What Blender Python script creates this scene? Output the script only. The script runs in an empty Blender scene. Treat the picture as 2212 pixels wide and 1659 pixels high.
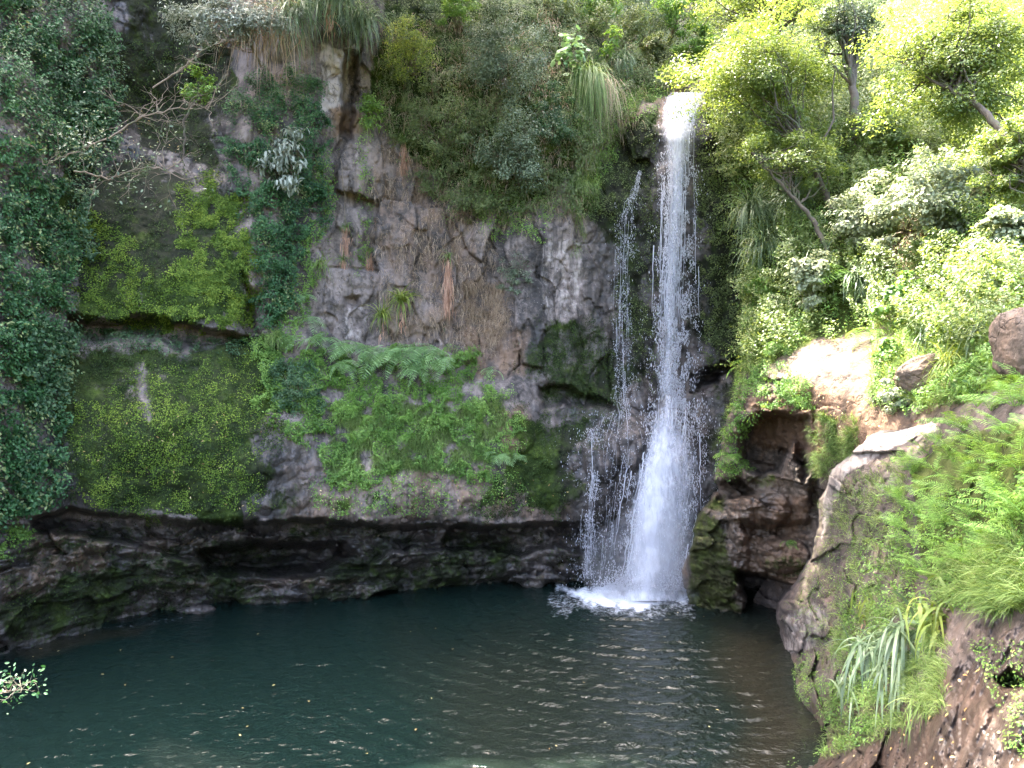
import bpy, math, random
import numpy as np
from mathutils import Vector
rs = np.random.RandomState(7)
rad = math.radians
C = bpy.context.scene.collection
SC = bpy.context.scene

# ---------------------------------------------------------------- camera, sky, sun, exposure
CAMZ = 5.0
F, CU, CV = 1598.5, 1106.0, 829.5          # the photograph read on a 2212 x 1659 grid
cd = bpy.data.cameras.new("camera"); cam = bpy.data.objects.new("camera", cd); C.objects.link(cam)
cam.location = (0, 0, CAMZ); cam.rotation_euler = (rad(90), 0, 0)
cd.sensor_width = 36; cd.lens = 36 * F / 2212; cd.clip_end = 2000; cd.clip_start = 0.05
SC.camera = cam
to_sun = Vector((-0.30, 0.34, 0.89)).normalized()
sd = bpy.data.lights.new("sun", 'SUN'); sd.energy = 2.2; sd.angle = rad(0.5); sd.color = (1.0, 0.95, 0.84)
sun = bpy.data.objects.new("sun", sd); C.objects.link(sun)
sun.rotation_euler = to_sun.to_track_quat('Z', 'Y').to_euler()
W = bpy.data.worlds.new("World"); SC.world = W; W.use_nodes = True
nt = W.node_tree; nt.nodes.clear()
sky = nt.nodes.new('ShaderNodeTexSky'); sky.sky_type = 'NISHITA'; sky.sun_disc = False
sky.sun_elevation = math.asin(to_sun.z); sky.sun_rotation = math.atan2(to_sun.x, to_sun.y)
sky.dust_density = 6.0; sky.air_density = .8; sky.ozone_density = .4
bg = nt.nodes.new('ShaderNodeBackground'); bg.inputs[1].default_value = 0.15
wo = nt.nodes.new('ShaderNodeOutputWorld')
nt.links.new(sky.outputs[0], bg.inputs[0]); nt.links.new(bg.outputs[0], wo.inputs[0])
SC.view_settings.view_transform = 'Standard'; SC.view_settings.look = 'None'
SC.view_settings.exposure = 4.25; SC.view_settings.gamma = 1
SC.render.engine = 'CYCLES'
SC.cycles.max_bounces = 6; SC.cycles.diffuse_bounces = 3; SC.cycles.glossy_bounces = 2
SC.cycles.transmission_bounces = 3; SC.cycles.transparent_max_bounces = 12
SC.cycles.caustics_reflective = False; SC.cycles.caustics_refractive = False
SC.cycles.sample_clamp_indirect = 4
SC.cycles.use_denoising = True; SC.cycles.denoising_prefilter = 'ACCURATE'

# ---------------------------------------------------------------- numeric helpers
def PT(u, v, D):
    u = np.asarray(u, float); v = np.asarray(v, float); D = np.asarray(D, float)
    return np.stack([(u-CU)/F*D, D+0*u, CAMZ-(v-CV)/F*D], -1)
def hsh(ix, iy, iz, k=0):
    n = (ix*374761393 + iy*668265263 + iz*1442695041 + k*974634777) & 0xffffffff
    n = ((n ^ (n >> 13))*1274126177) & 0xffffffff
    n = ((n ^ (n >> 16))*2246822519) & 0xffffffff
    return ((n ^ (n >> 15)) & 0xffff)/65535.0
def vnoise(p, k=0):
    i = np.floor(p).astype(np.int64); f = p-i; f = f*f*f*(f*(f*6-15)+10)
    out = 0
    for a in (0, 1):
        wx = f[..., 0] if a else 1-f[..., 0]
        for b in (0, 1):
            wy = f[..., 1] if b else 1-f[..., 1]
            for c in (0, 1):
                wz = f[..., 2] if c else 1-f[..., 2]
                out = out + wx*wy*wz*hsh(i[..., 0]+a, i[..., 1]+b, i[..., 2]+c, k)
    return out*2-1
def fbm(p, oct=4, k=0, gain=0.5, ridge=False):
    s = 0; a = 1; t = 0
    for o in range(oct):
        n = vnoise(p*(2.03**o)+o*17.3, k+o)
        if ridge: n = 1-2*np.abs(n)
        s = s+a*n; t += a; a *= gain
    return s/t
def worley(p2, k=0):      # p2 [...,2] : F1, F2 and a random value per cell
    i = np.floor(p2).astype(np.int64)
    f1 = np.full(p2.shape[:-1], 9.); f2 = f1.copy(); rv = f1*0
    for a in (-1, 0, 1):
        for b in (-1, 0, 1):
            cx = i[..., 0]+a; cy = i[..., 1]+b
            px = cx+hsh(cx, cy, 3, k); py = cy+hsh(cx, cy, 5, k)
            d = np.hypot(p2[..., 0]-px, p2[..., 1]-py)
            nr = hsh(cx, cy, 9, k)
            closer = d < f1
            f2 = np.where(closer, f1, np.minimum(f2, d)); rv = np.where(closer, nr, rv); f1 = np.where(closer, d, f1)
    return f1, f2, rv
def sstep(a, b, x):
    t = np.clip((x-a)/(b-a), 0, 1); return t*t*(3-2*t)
def sdf(u, v, poly):      # + inside
    poly = np.asarray(poly, float); d = np.full(np.shape(u), 1e9); ins = np.zeros(np.shape(u), bool)
    n = len(poly)
    for i in range(n):
        x1, y1 = poly[i]; x2, y2 = poly[(i+1) % n]
        ex, ey = x2-x1, y2-y1
        t = np.clip(((u-x1)*ex+(v-y1)*ey)/(ex*ex+ey*ey+1e-9), 0, 1)
        d = np.minimum(d, np.hypot(u-x1-t*ex, v-y1-t*ey))
        c = ((y1 > v) != (y2 > v)) & (u < (x2-x1)*(v-y1)/(y2-y1+1e-12)+x1)
        ins ^= c
    return np.where(ins, d, -d)
def jit(u, v, amp, sc=40., k=50):
    q = np.stack([u/sc, v/sc, 0*u], -1)
    return u+amp*fbm(q, 3, k), v+amp*fbm(q+31.7, 3, k+7)
def pm(u, v, poly, soft=12, amp=14, sc=40.):
    if amp: u, v = jit(u, v, amp, sc)
    return sstep(-soft, soft, sdf(u, v, poly))
class RBF:
    def __init__(s, pts, c=70.):
        p = np.array(pts, float); s.p = p; s.c = c
        A = np.sqrt(((p[:, None, :2]-p[None, :, :2])**2).sum(-1)+c*c)
        n = len(p); M = np.zeros((n+3, n+3)); M[:n, :n] = -A; M[:n, n] = 1; M[:n, n+1:] = p[:, :2]/1000
        M[n, :n] = 1; M[n+1:, :n] = p[:, :2].T/1000
        M[:n, :n] += np.eye(n)*1e-3
        s.w = np.linalg.solve(M, np.r_[p[:, 2], 0, 0, 0])
    def __call__(s, u, v):
        r = s.w[-3]+s.w[-2]*u/1000+s.w[-1]*v/1000
        for (a, b, _), w in zip(s.p, s.w): r = r-w*np.sqrt((u-a)**2+(v-b)**2+s.c**2)
        return r

# ---------------------------------------------------------------- mesh building
class MB:
    def __init__(s): s.v = []; s.f3 = []; s.f4 = []; s.n = 0; s.at = {}
    def add(s, v, f3=None, f4=None):
        v = np.asarray(v, float).reshape(-1, 3); s.v.append(v)
        if f3 is not None and len(f3): s.f3.append(np.asarray(f3).reshape(-1, 3)+s.n)
        if f4 is not None and len(f4): s.f4.append(np.asarray(f4).reshape(-1, 4)+s.n)
        s.n += len(v)
    def mesh(s, name, off=(0, 0, 0), smooth=False):
        V = np.concatenate(s.v)-np.asarray(off, float)
        f3 = np.concatenate(s.f3) if s.f3 else np.zeros((0, 3), int)
        f4 = np.concatenate(s.f4) if s.f4 else np.zeros((0, 4), int)
        m = bpy.data.meshes.new(name); m.vertices.add(len(V)); m.vertices.foreach_set('co', V.ravel())
        nl = f3.size+f4.size; m.loops.add(nl); m.loops.foreach_set('vertex_index', np.r_[f3.ravel(), f4.ravel()].astype(np.int32))
        m.polygons.add(len(f3)+len(f4))
        m.polygons.foreach_set('loop_start', np.r_[np.arange(len(f3))*3, f3.size+np.arange(len(f4))*4].astype(np.int32))
        if smooth: m.polygons.foreach_set('use_smooth', np.ones(len(m.polygons), bool))
        m.update(calc_edges=True)
        for k, a in s.at.items():
            at = m.attributes.new(k, 'FLOAT', 'POINT'); at.data.foreach_set('value', np.asarray(a, np.float32).ravel())
        return m
def obj(name, mb, mat, parent=None, smooth=False):
    off = (0, 0, 0) if parent is None else wloc(parent)
    m = mb.mesh(name, off, smooth); m.materials.append(mat)
    o = bpy.data.objects.new(name, m); C.objects.link(o)
    if parent is not None: o.parent = parent
    return o
def wloc(o):
    l = np.array(o.location)
    while o.parent: o = o.parent; l = l+np.array(o.location)
    return l
def thing(name, label, cat, loc, group=None):
    o = bpy.data.objects.new(name, None); o.empty_display_size = 0.1; C.objects.link(o)
    o.location = tuple(float(x) for x in loc); o['label'] = label; o['category'] = cat
    if group: o['group'] = group
    return o
def tag(o, label, cat, group=None):
    o['label'] = label; o['category'] = cat
    if group: o['group'] = group
    return o
def stuff(name, mb, mat, label, cat, smooth=False):
    o = obj(name, mb, mat, smooth=smooth); o['kind'] = 'stuff'; o['label'] = label; o['category'] = cat; return o
def struct(o): o['kind'] = 'structure'; return o
def nrm(a): return a/(np.linalg.norm(a, axis=-1, keepdims=True)+1e-9)
def rnd(n, s=1.): return rs.normal(size=(n, 3))*s

def leaves(mb, pos, nor, size, aspect=0.5, fold=0.25, droop=0.3, wide=False, dirs=None):
    n = len(pos)
    if n == 0: return
    size = np.broadcast_to(size, (n,))[:, None]
    t = dirs if dirs is not None else rnd(n)+np.array([0, 0, -droop*2])
    t = nrm(t-(t*nor).sum(-1, keepdims=True)*nor); b = nrm(np.cross(nor, t))
    w = size*aspect*0.5
    if not wide:
        v = np.stack([pos-t*size*.5, pos+b*w+nor*w*fold, pos+t*size*.5-nor*size*.12*droop, pos-b*w+nor*w*fold], 1)
        i = np.arange(n)[:, None]*4
        f = np.concatenate([i+[0, 3, 2], i+[0, 2, 1]], 0)
        mb.add(v, f3=f)
    else:
        q = lambda a, s_, z: pos+t*size*a+b*w*s_+nor*size*z
        v = np.stack([q(-.5, 0, 0), q(-.2, .9, fold*.2), q(.18, .8, fold*.15-.03*droop), q(.5, 0, -.15*droop),
                      q(.18, -.8, fold*.15-.03*droop), q(-.2, -.9, fold*.2), q(-.02, 0, 0)], 1)
        i = np.arange(n)[:, None]*7
        f = np.concatenate([i+[6, 0, 5], i+[6, 5, 4], i+[6, 4, 3], i+[6, 3, 2], i+[6, 2, 1], i+[6, 1, 0]], 0)
        mb.add(v, f3=f)
def blades(mb, base, dirs, L, wid, droop, seg=5, side=None, twist=.4):
    n = len(base); L = np.broadcast_to(L, (n,))[:, None]; wid = np.broadcast_to(wid, (n,))[:, None]
    droop = np.broadcast_to(droop, (n,))[:, None]
    s = nrm(np.cross(dirs, rnd(n, twist)+np.array([0, 0, 1.]) + 1e-3)) if side is None else side
    p = base.copy(); d = dirs.copy(); rows = []
    for k in range(seg+1):
        x = k/seg; w = wid*(0.6+0.4*min(1, x*4))*(1-x**2.2)*.5
        rows.append(p-s*w); rows.append(p+s*w)
        p = p+d*L/seg; d = nrm(d+np.array([0, 0, -1.])*droop/seg)
    v = np.stack(rows, 1); i = np.arange(n)[:, None]*(2*seg+2)
    f = np.concatenate([i+[2*k, 2*k+1, 2*k+3, 2*k+2] for k in range(seg)], 0)
    mb.add(v, f4=f)
def tube(mb, pts, r0, r1, sides=6):
    p = np.asarray(pts, float); n = len(p); t = np.gradient(p, axis=0); t = nrm(t)
    ref = np.array([0.31, 0.52, 0.8]); a = nrm(np.cross(t, ref)); b = np.cross(t, a)
    r = np.linspace(r0, r1, n)[:, None, None]; th = np.arange(sides)*2*math.pi/sides
    v = p[:, None]+r*(a[:, None]*np.cos(th)[None, :, None]+b[:, None]*np.sin(th)[None, :, None])
    f = [[i*sides+j, i*sides+(j+1) % sides, (i+1)*sides+(j+1) % sides, (i+1)*sides+j] for i in range(n-1) for j in range(sides)]
    cap = [[(n-1)*sides+j, (n-1)*sides+(j+1) % sides, n*sides] for j in range(sides)]
    mb.add(np.concatenate([v.reshape(-1, 3), p[-1:]+t[-1:]*r1]), f3=cap, f4=f)
def wiggle(a, b, n=7, amp=.08, sag=0.):
    a = np.asarray(a, float); b = np.asarray(b, float); x = np.linspace(0, 1, n)[:, None]
    L = np.linalg.norm(b-a); o = np.cumsum(rnd(n, 1.), 0)*amp*L/math.sqrt(n); o = o-o[0]-(o[-1]-o[0])*x
    return a+(b-a)*x+o+np.array([0, 0, -1])*sag*L*np.sin(x*math.pi)

# ---------------------------------------------------------------- materials
def mat(name):
    m = bpy.data.materials.new(name); m.use_nodes = True; m.node_tree.nodes.clear(); return m
class N:
    def __init__(s, m): s.t = m.node_tree
    def __call__(s, typ, ins=None, **kw):
        n = s.t.nodes.new('ShaderNode'+typ)
        for k, v in kw.items(): setattr(n, k, v)
        for k, v in (ins or {}).items():
            if isinstance(v, bpy.types.NodeSocket): s.t.links.new(v, n.inputs[k])
            else: n.inputs[k].default_value = v
        return n
    def mix(s, f, a, b):
        n = s.t.nodes.new('ShaderNodeMix'); n.data_type = 'RGBA'
        for i, v in ((0, f), (6, a), (7, b)):
            if isinstance(v, bpy.types.NodeSocket): s.t.links.new(v, n.inputs[i])
            else: n.inputs[i].default_value = v if i == 0 else (*v, 1)
        return n.outputs[2]
    def math(s, op, a, b=0., clamp=False):
        n = s.t.nodes.new('ShaderNodeMath'); n.operation = op; n.use_clamp = clamp
        for i, v in ((0, a), (1, b)):
            if isinstance(v, bpy.types.NodeSocket): s.t.links.new(v, n.inputs[i])
            else: n.inputs[i].default_value = v
        return n.outputs[0]
    def step(s, x, a, b, lo=0., hi=1.):
        n = s('MapRange', {0: x, 1: a, 2: b, 3: lo, 4: hi}, interpolation_type='SMOOTHSTEP'); return n.outputs[0]
    def noise(s, vec, scale, detail=5, rough=.55, dist=0.):
        return s('TexNoise', {'Vector': vec, 'Scale': scale, 'Detail': detail, 'Roughness': rough, 'Distortion': dist}).outputs[0]
    def attr(s, name): return s('Attribute', attribute_name=name).outputs['Fac']
    def ramp(s, x, stops):
        n = s('ValToRGB', {0: x}); e = n.color_ramp.elements
        while len(e) < len(stops): e.new(.5)
        for el, (p, c) in zip(e, stops): el.position = p; el.color = (*c, 1)
        return n.outputs[0]
    def out(s, sh): o = s('OutputMaterial'); s.t.links.new(sh, o.inputs[0])
def leaf_mat(name, c1, c2, c3, transl=.35, rough=.45, spec=.4, dead=None):
    m = mat(name); n = N(m)
    g = n('NewGeometry'); r = g.outputs['Random Per Island']
    co = n('TexCoord').outputs['Object']
    big = n.noise(g.outputs['Position'], 1.7, 3)
    f = n.math('ADD', n.math('MULTIPLY', r, .65), n.math('MULTIPLY', n.step(big, .3, .7), .35))
    st = [(0., c1), (.5, c2), (.93, c3)]
    if dead: st.append((.97, dead))
    col = n.ramp(f, st)
    p = n('BsdfPrincipled', {'Base Color': col, 'Roughness': rough, 'Specular IOR Level': spec})
    tcol = n.mix(.5, (0, 0, 0), (0, 0, 0))
    hs = n('HueSaturation', {'Hue': .475, 'Saturation': 1.15, 'Value': 1.5, 'Color': col})
    t = n('BsdfTranslucent', {'Color': hs.outputs[0]})
    mx = n('MixShader', {0: transl, 1: p.outputs[0], 2: t.outputs[0]})
    n.out(mx.outputs[0]); return m
def bark_mat(name, c1, c2):
    m = mat(name); n = N(m); pos = n('NewGeometry').outputs['Position']
    k = n.noise(pos, 14, 6); col = n.mix(k, c1, c2)
    col = n.mix(n.step(n.noise(pos, 4, 4), .5, .65), col, (.06, .08, .03))
    b = n('Bump', {'Height': n.noise(pos, 60, 5), 'Strength': .5, 'Distance': .01})
    n.out(n('BsdfPrincipled', {'Base Color': col, 'Roughness': .85, 'Normal': b.outputs[0]}).outputs[0]); return m
def rock_mat(name, dark, grey, brown, pale, moss1, moss2, moss3, bump=.03, vert=True):
    m = mat(name); n = N(m); pos = n('NewGeometry').outputs['Position']
    st = n('Mapping', {'Vector': pos, 'Scale': (1, 1, .35 if vert else 1.1)}).outputs[0]
    n1 = n.noise(st, .9, 8, .6); n2 = n.noise(st, 3.1, 8, .65, .4); n3 = n.noise(pos, 11, 8, .7); n4 = n.noise(pos, 45, 4, .7)
    col = n.mix(n.step(n.math('ADD', n.math('ADD', n.math('MULTIPLY', n1, .45), n.math('MULTIPLY', n2, .33)), n.math('MULTIPLY', n3, .22)), .40, .60), dark, grey)
    col = n.mix(n.step(n.math('ADD', n.attr('brown'), n.math('MULTIPLY', n2, 1.0)), .75, 1.15), col, n.mix(n3, tuple(x*.45 for x in brown), brown))
    col = n.mix(n.step(n.math('ADD', n.attr('pale'), n.math('MULTIPLY', n.noise(st, 5, 8, .7), 1.0)), .85, 1.1), col, n.mix(n4, tuple(x*.65 for x in pale), pale))
    # scattered pale lichen flecks and dark water stains
    col = n.mix(n.step(n.noise(pos, 30, 3, .5), .66, .72, 0, .55), col, pale)
    vs = n('Mapping', {'Vector': pos, 'Scale': (2.2, 2.2, .18) if vert else (.7, .7, .7)}).outputs[0]
    col = n.mix(n.step(n.noise(vs, 1.6, 6, .6), .52, .66, 0, .65), col, dark)
    mf = n.step(n.math('ADD', n.attr('moss'), n.math('MULTIPLY', n.math('ADD', n.math('MULTIPLY', n2, .5), n.math('MULTIPLY', n3, .5)), 1.1)), .92, 1.08)
    mc = n.ramp(n.math('ADD', n.math('MULTIPLY', n.noise(pos, 2.2, 6, .65), .6), n.math('MULTIPLY', n4, .4)), [(.34, moss1), (.5, moss2), (.66, moss3)])
    col = n.mix(mf, col, mc)
    wet = n.math('MULTIPLY', n.attr('wet'), n.step(n.noise(pos, 4, 5), .34, .6, .35, 1.), True)
    col = n.mix(n.math('MULTIPLY', wet, .78), col, n.mix(.6, (0, 0, 0), dark))
    ro = n.math('SUBTRACT', .85, n.math('MULTIPLY', n.math('MULTIPLY', wet, n.math('SUBTRACT', 1., n.math('MULTIPLY', mf, .9))), .45))
    vo = n('TexVoronoi', {'Vector': n('Mapping', {'Vector': n('VectorMath', {0: pos, 1: n('TexNoise', {'Vector': pos, 'Scale': 2.5, 'Detail': 4.}).outputs[1]}, operation='ADD').outputs[0], 'Scale': (1.5, 1.5, .8)}).outputs[0], 'Scale': 1.}, feature='DISTANCE_TO_EDGE').outputs[0]
    h = n.math('ADD', n.math('MULTIPLY', n.noise(pos, 5, 7, .5), 1.5), n.math('MULTIPLY', n4, .22))
    v2 = n('TexVoronoi', {'Vector': n('VectorMath', {0: pos, 1: n('TexNoise', {'Vector': pos, 'Scale': 6., 'Detail': 4.}).outputs[1]}, operation='ADD').outputs[0], 'Scale': 5.}).outputs[0]
    h = n.math('ADD', h, n.math('ADD', n.math('MULTIPLY', n.step(vo, 0., .03), .5), n.math('MULTIPLY', v2, .35)))
    col = n.mix(n.math('MULTIPLY', n.step(vo, .018, 0.), n.step(n2, .42, .6, 0, .8)), col, tuple(x*.6 for x in dark))
    b = n('Bump', {'Height': h, 'Strength': .8, 'Distance': bump})
    n.out(n('BsdfPrincipled', {'Base Color': col, 'Roughness': ro, 'Normal': b.outputs[0], 'Specular IOR Level': n.math('SUBTRACT', .45, n.math('MULTIPLY', mf, .35))}).outputs[0])
    return m

M = {}
M['cliff'] = rock_mat('cliff_rock', (.030, .026, .023), (.250, .196, .168), (.25, .155, .095), (.46, .39, .35), (.008, .013, .005), (.026, .042, .008), (.085, .12, .02))
M['hill'] = rock_mat('hillside_rock', (.045, .032, .022), (.19, .135, .095), (.22, .125, .07), (.36, .28, .21), (.018, .025, .008), (.05, .065, .014), (.12, .14, .03))
M['bank'] = rock_mat('bank_rock', (.035, .025, .020), (.13, .095, .078), (.125, .075, .048), (.34, .28, .24), (.03, .035, .012), (.06, .07, .02), (.12, .13, .04), .02, False)
M['ivy'] = leaf_mat('creeper_leaf', (.010, .035, .010), (.028, .088, .026), (.085, .185, .06), .25, .5, .35)
M['ivy_light'] = leaf_mat('creeper_leaf_pale', (.016, .045, .018), (.045, .10, .04), (.12, .19, .08), .3, .5, .35)
M['moss'] = leaf_mat('moss_frond', (.035, .065, .010), (.10, .165, .024), (.24, .31, .05), .3, .7, .2)
M['moss_dark'] = leaf_mat('dark_moss_frond', (.010, .022, .007), (.028, .050, .012), (.075, .11, .025), .25, .7, .2)
M['greyleaf'] = leaf_mat('grey_green_leaf', (.035, .055, .025), (.10, .14, .075), (.24, .29, .17), .25, .45, .5)
M['silver'] = leaf_mat('silver_leaf', (.07, .085, .055), (.19, .22, .16), (.40, .42, .34), .2, .5, .5)
M['yellowgreen'] = leaf_mat('yellow_green_leaf', (.06, .10, .02), (.17, .23, .05), (.34, .38, .09), .4, .5, .35)
M['fresh'] = leaf_mat('fresh_green_leaf', (.045, .11, .022), (.125, .235, .045), (.27, .40, .10), .4, .5, .35)
M['olive'] = leaf_mat('olive_leaf', (.035, .055, .016), (.10, .135, .042), (.21, .25, .09), .3, .5, .35, (.20, .13, .07))
M['tree'] = leaf_mat('tree_leaf', (.05, .095, .022), (.13, .19, .045), (.25, .30, .09), .45, .42, .5)
M['paleleaf'] = leaf_mat('pale_broad_leaf', (.10, .13, .07), (.23, .27, .15), (.42, .44, .28), .35, .4, .6)
M['grass'] = leaf_mat('grass_blade', (.04, .085, .018), (.12, .19, .045), (.26, .33, .11), .35, .55, .3, (.3, .24, .13))
M['sedge'] = leaf_mat('sedge_blade', (.05, .085, .04), (.13, .19, .09), (.27, .33, .18), .3, .4, .5, (.32, .25, .14))
M['straw'] = leaf_mat('dry_straw', (.16, .11, .06), (.34, .25, .16), (.55, .43, .30), .2, .7, .2)
M['dead'] = leaf_mat('dead_leaf_skirt', (.20, .11, .065), (.38, .22, .14), (.55, .36, .25), .2, .7, .2)
M['fern'] = leaf_mat('fern_pinna', (.05, .12, .02), (.14, .27, .05), (.27, .42, .10), .35, .5, .3)
M['fern_pale'] = leaf_mat('fern_frond_pale', (.09, .17, .075), (.20, .33, .12), (.34, .48, .22), .3, .5, .35)
M['litter'] = leaf_mat('fallen_leaf', (.22, .12, .04), (.42, .28, .10), (.62, .50, .26), .15, .6, .3)
M['bark'] = bark_mat('bark', (.04, .03, .02), (.12, .095, .07))
M['twig'] = bark_mat('pale_twig', (.10, .075, .05), (.24, .18, .13))

# ---------------------------------------------------------------- ground sheets
def axis(segs):
    a = []
    for lo, hi, st in segs: a.append(np.arange(lo, hi, st))
    return np.concatenate(a+[[segs[-1][1]]])
class Sheet:
    def __init__(s, us, vs, fun):
        s.us, s.vs = us, vs; s.U, s.V = np.meshgrid(us, vs); s.D = fun(s.U, s.V)
        K = s.D.copy()
        for _ in range(4):
            K[1:-1] = (K[:-2]+2*K[1:-1]+K[2:])/4; K[:, 1:-1] = (K[:, :-2]+2*K[:, 1:-1]+K[:, 2:])/4
        s.P = PT(s.U, s.V, s.D); Q = PT(s.U, s.V, K)
        gu = np.gradient(Q, us, axis=1); gv = np.gradient(Q, vs, axis=0)
        n = nrm(np.cross(gv, gu)); fl = (n*(Q-np.array([0, 0, CAMZ]))).sum(-1) > 0; n[fl] *= -1
        s.Nn = n
    def _ij(s, u, v):
        i = np.clip(np.searchsorted(s.us, u)-1, 0, len(s.us)-2); j = np.clip(np.searchsorted(s.vs, v)-1, 0, len(s.vs)-2)
        a = np.clip((u-s.us[i])/(s.us[i+1]-s.us[i]), 0, 1); b = np.clip((v-s.vs[j])/(s.vs[j+1]-s.vs[j]), 0, 1)
        return i, j, a, b
    def samp(s, u, v):
        u = np.asarray(u, float); v = np.asarray(v, float); i, j, a, b = s._ij(u, v)
        D = (s.D[j, i]*(1-a)+s.D[j, i+1]*a)*(1-b)+(s.D[j+1, i]*(1-a)+s.D[j+1, i+1]*a)*b
        return D, s.Nn[j, i]
    def at(s, u, v, off=0.):
        D, n = s.samp(np.array([u]), np.array([v])); return PT(u, v, D[0]-off)
    def Dat(s, u, v, off=0.): return float(s.samp(np.array([u]), np.array([v]))[0][0])-off
    def build(s, name, m, attrs, cut=None):
        mb = MB(); h, w = s.D.shape; idx = np.arange(h*w).reshape(h, w)
        f = np.stack([idx[:-1, :-1], idx[1:, :-1], idx[1:, 1:], idx[:-1, 1:]], -1).reshape(-1, 4)
        if cut is not None: f = f[(cut.ravel()[f] < .5).all(1)]
        mb.add(s.P, f4=f); mb.at = {k: a for k, a in attrs.items()}
        return struct(obj(name, mb, m, smooth=True))
def wl(v): return CAMZ*F/(v-CV)

cliff_pts = [(-500,1600,10.5),(-500,1300,10.5),(-500,900,10.6),(-500,300,11.3),(-500,-300,12.5),(-500,-900,14),
 (0,1415,wl(1415)),(0,1700,wl(1415)),(0,1180,13.2),(0,1000,12.8),(0,700,13.0),(0,400,13.6),(0,100,14.6),(0,-300,15.5),(0,-900,17),
 (150,1370,wl(1370)),(150,1700,wl(1370)),(150,1150,14.3),(150,900,14.3),(200,720,15.2),(200,500,15.6),(200,200,16.3),(200,-300,17.3),(200,-900,19),
 (270,1340,wl(1340)),(270,1700,wl(1340)),(350,1110,14.7),(350,900,14.5),(350,770,15.2),(350,680,15.4),(350,450,16.0),(350,340,17.4),(380,150,18.6),(400,-100,18.8),(400,-900,20),
 (560,1305,wl(1305)),(560,1700,wl(1305)),(560,1115,15.4),(560,900,15.7),(560,740,16.7),(520,600,16.3),(470,400,16.9),(560,300,17.4),(600,150,18),(600,-100,17.9),(600,-900,21),
 (800,1285,wl(1285)),(800,1700,wl(1285)),(800,1125,16.2),(800,1010,16.5),(800,860,17.3),(800,740,18.2),(750,500,18.4),(740,300,18.6),(750,100,18.8),(750,-50,18.8),(750,-400,21),(750,-900,24),
 (1050,1262,wl(1262)),(1050,1700,wl(1262)),(1050,1120,16.8),(1050,950,17.3),(1050,800,18.1),(1050,650,18.6),(1050,450,18.9),(1050,250,19.6),(1050,0,21),(1050,-160,23),
 (1220,1265,wl(1265)),(1220,1700,wl(1265)),(1220,1100,17.7),(1220,950,17.9),(1220,700,18.6),(1220,450,18.9),(1250,250,19.8),(1250,0,22.5),(1250,-160,26),
 (1350,1280,18.1),(1350,1700,18.1),(1350,1100,18.1),(1350,920,18.4),(1350,840,19.1),(1350,600,19.4),(1350,300,19.9),(1380,225,20.2),(1380,120,23),(1400,0,27),(1400,-160,33),
 (1450,212,20.4),(1470,150,22.5),(1450,850,19.3),(1440,910,18.7),(1440,1100,18.2),(1480,1280,18.1),(1480,1700,18.1),
 (1580,1280,18.2),(1580,1100,18.3),(1580,850,18.9),(1580,500,19.3),(1580,250,20.2),(1580,100,23),(1600,0,26),(1600,-160,32),
 (1900,1300,20),(1900,800,20),(1900,200,23)]
cb = RBF(cliff_pts)
LIP = [(60,1120),(150,1098),(330,1118),(540,1128),(700,1122),(850,1140),(950,1128),(1050,1130),(1230,1132),(1330,1150)]
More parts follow.
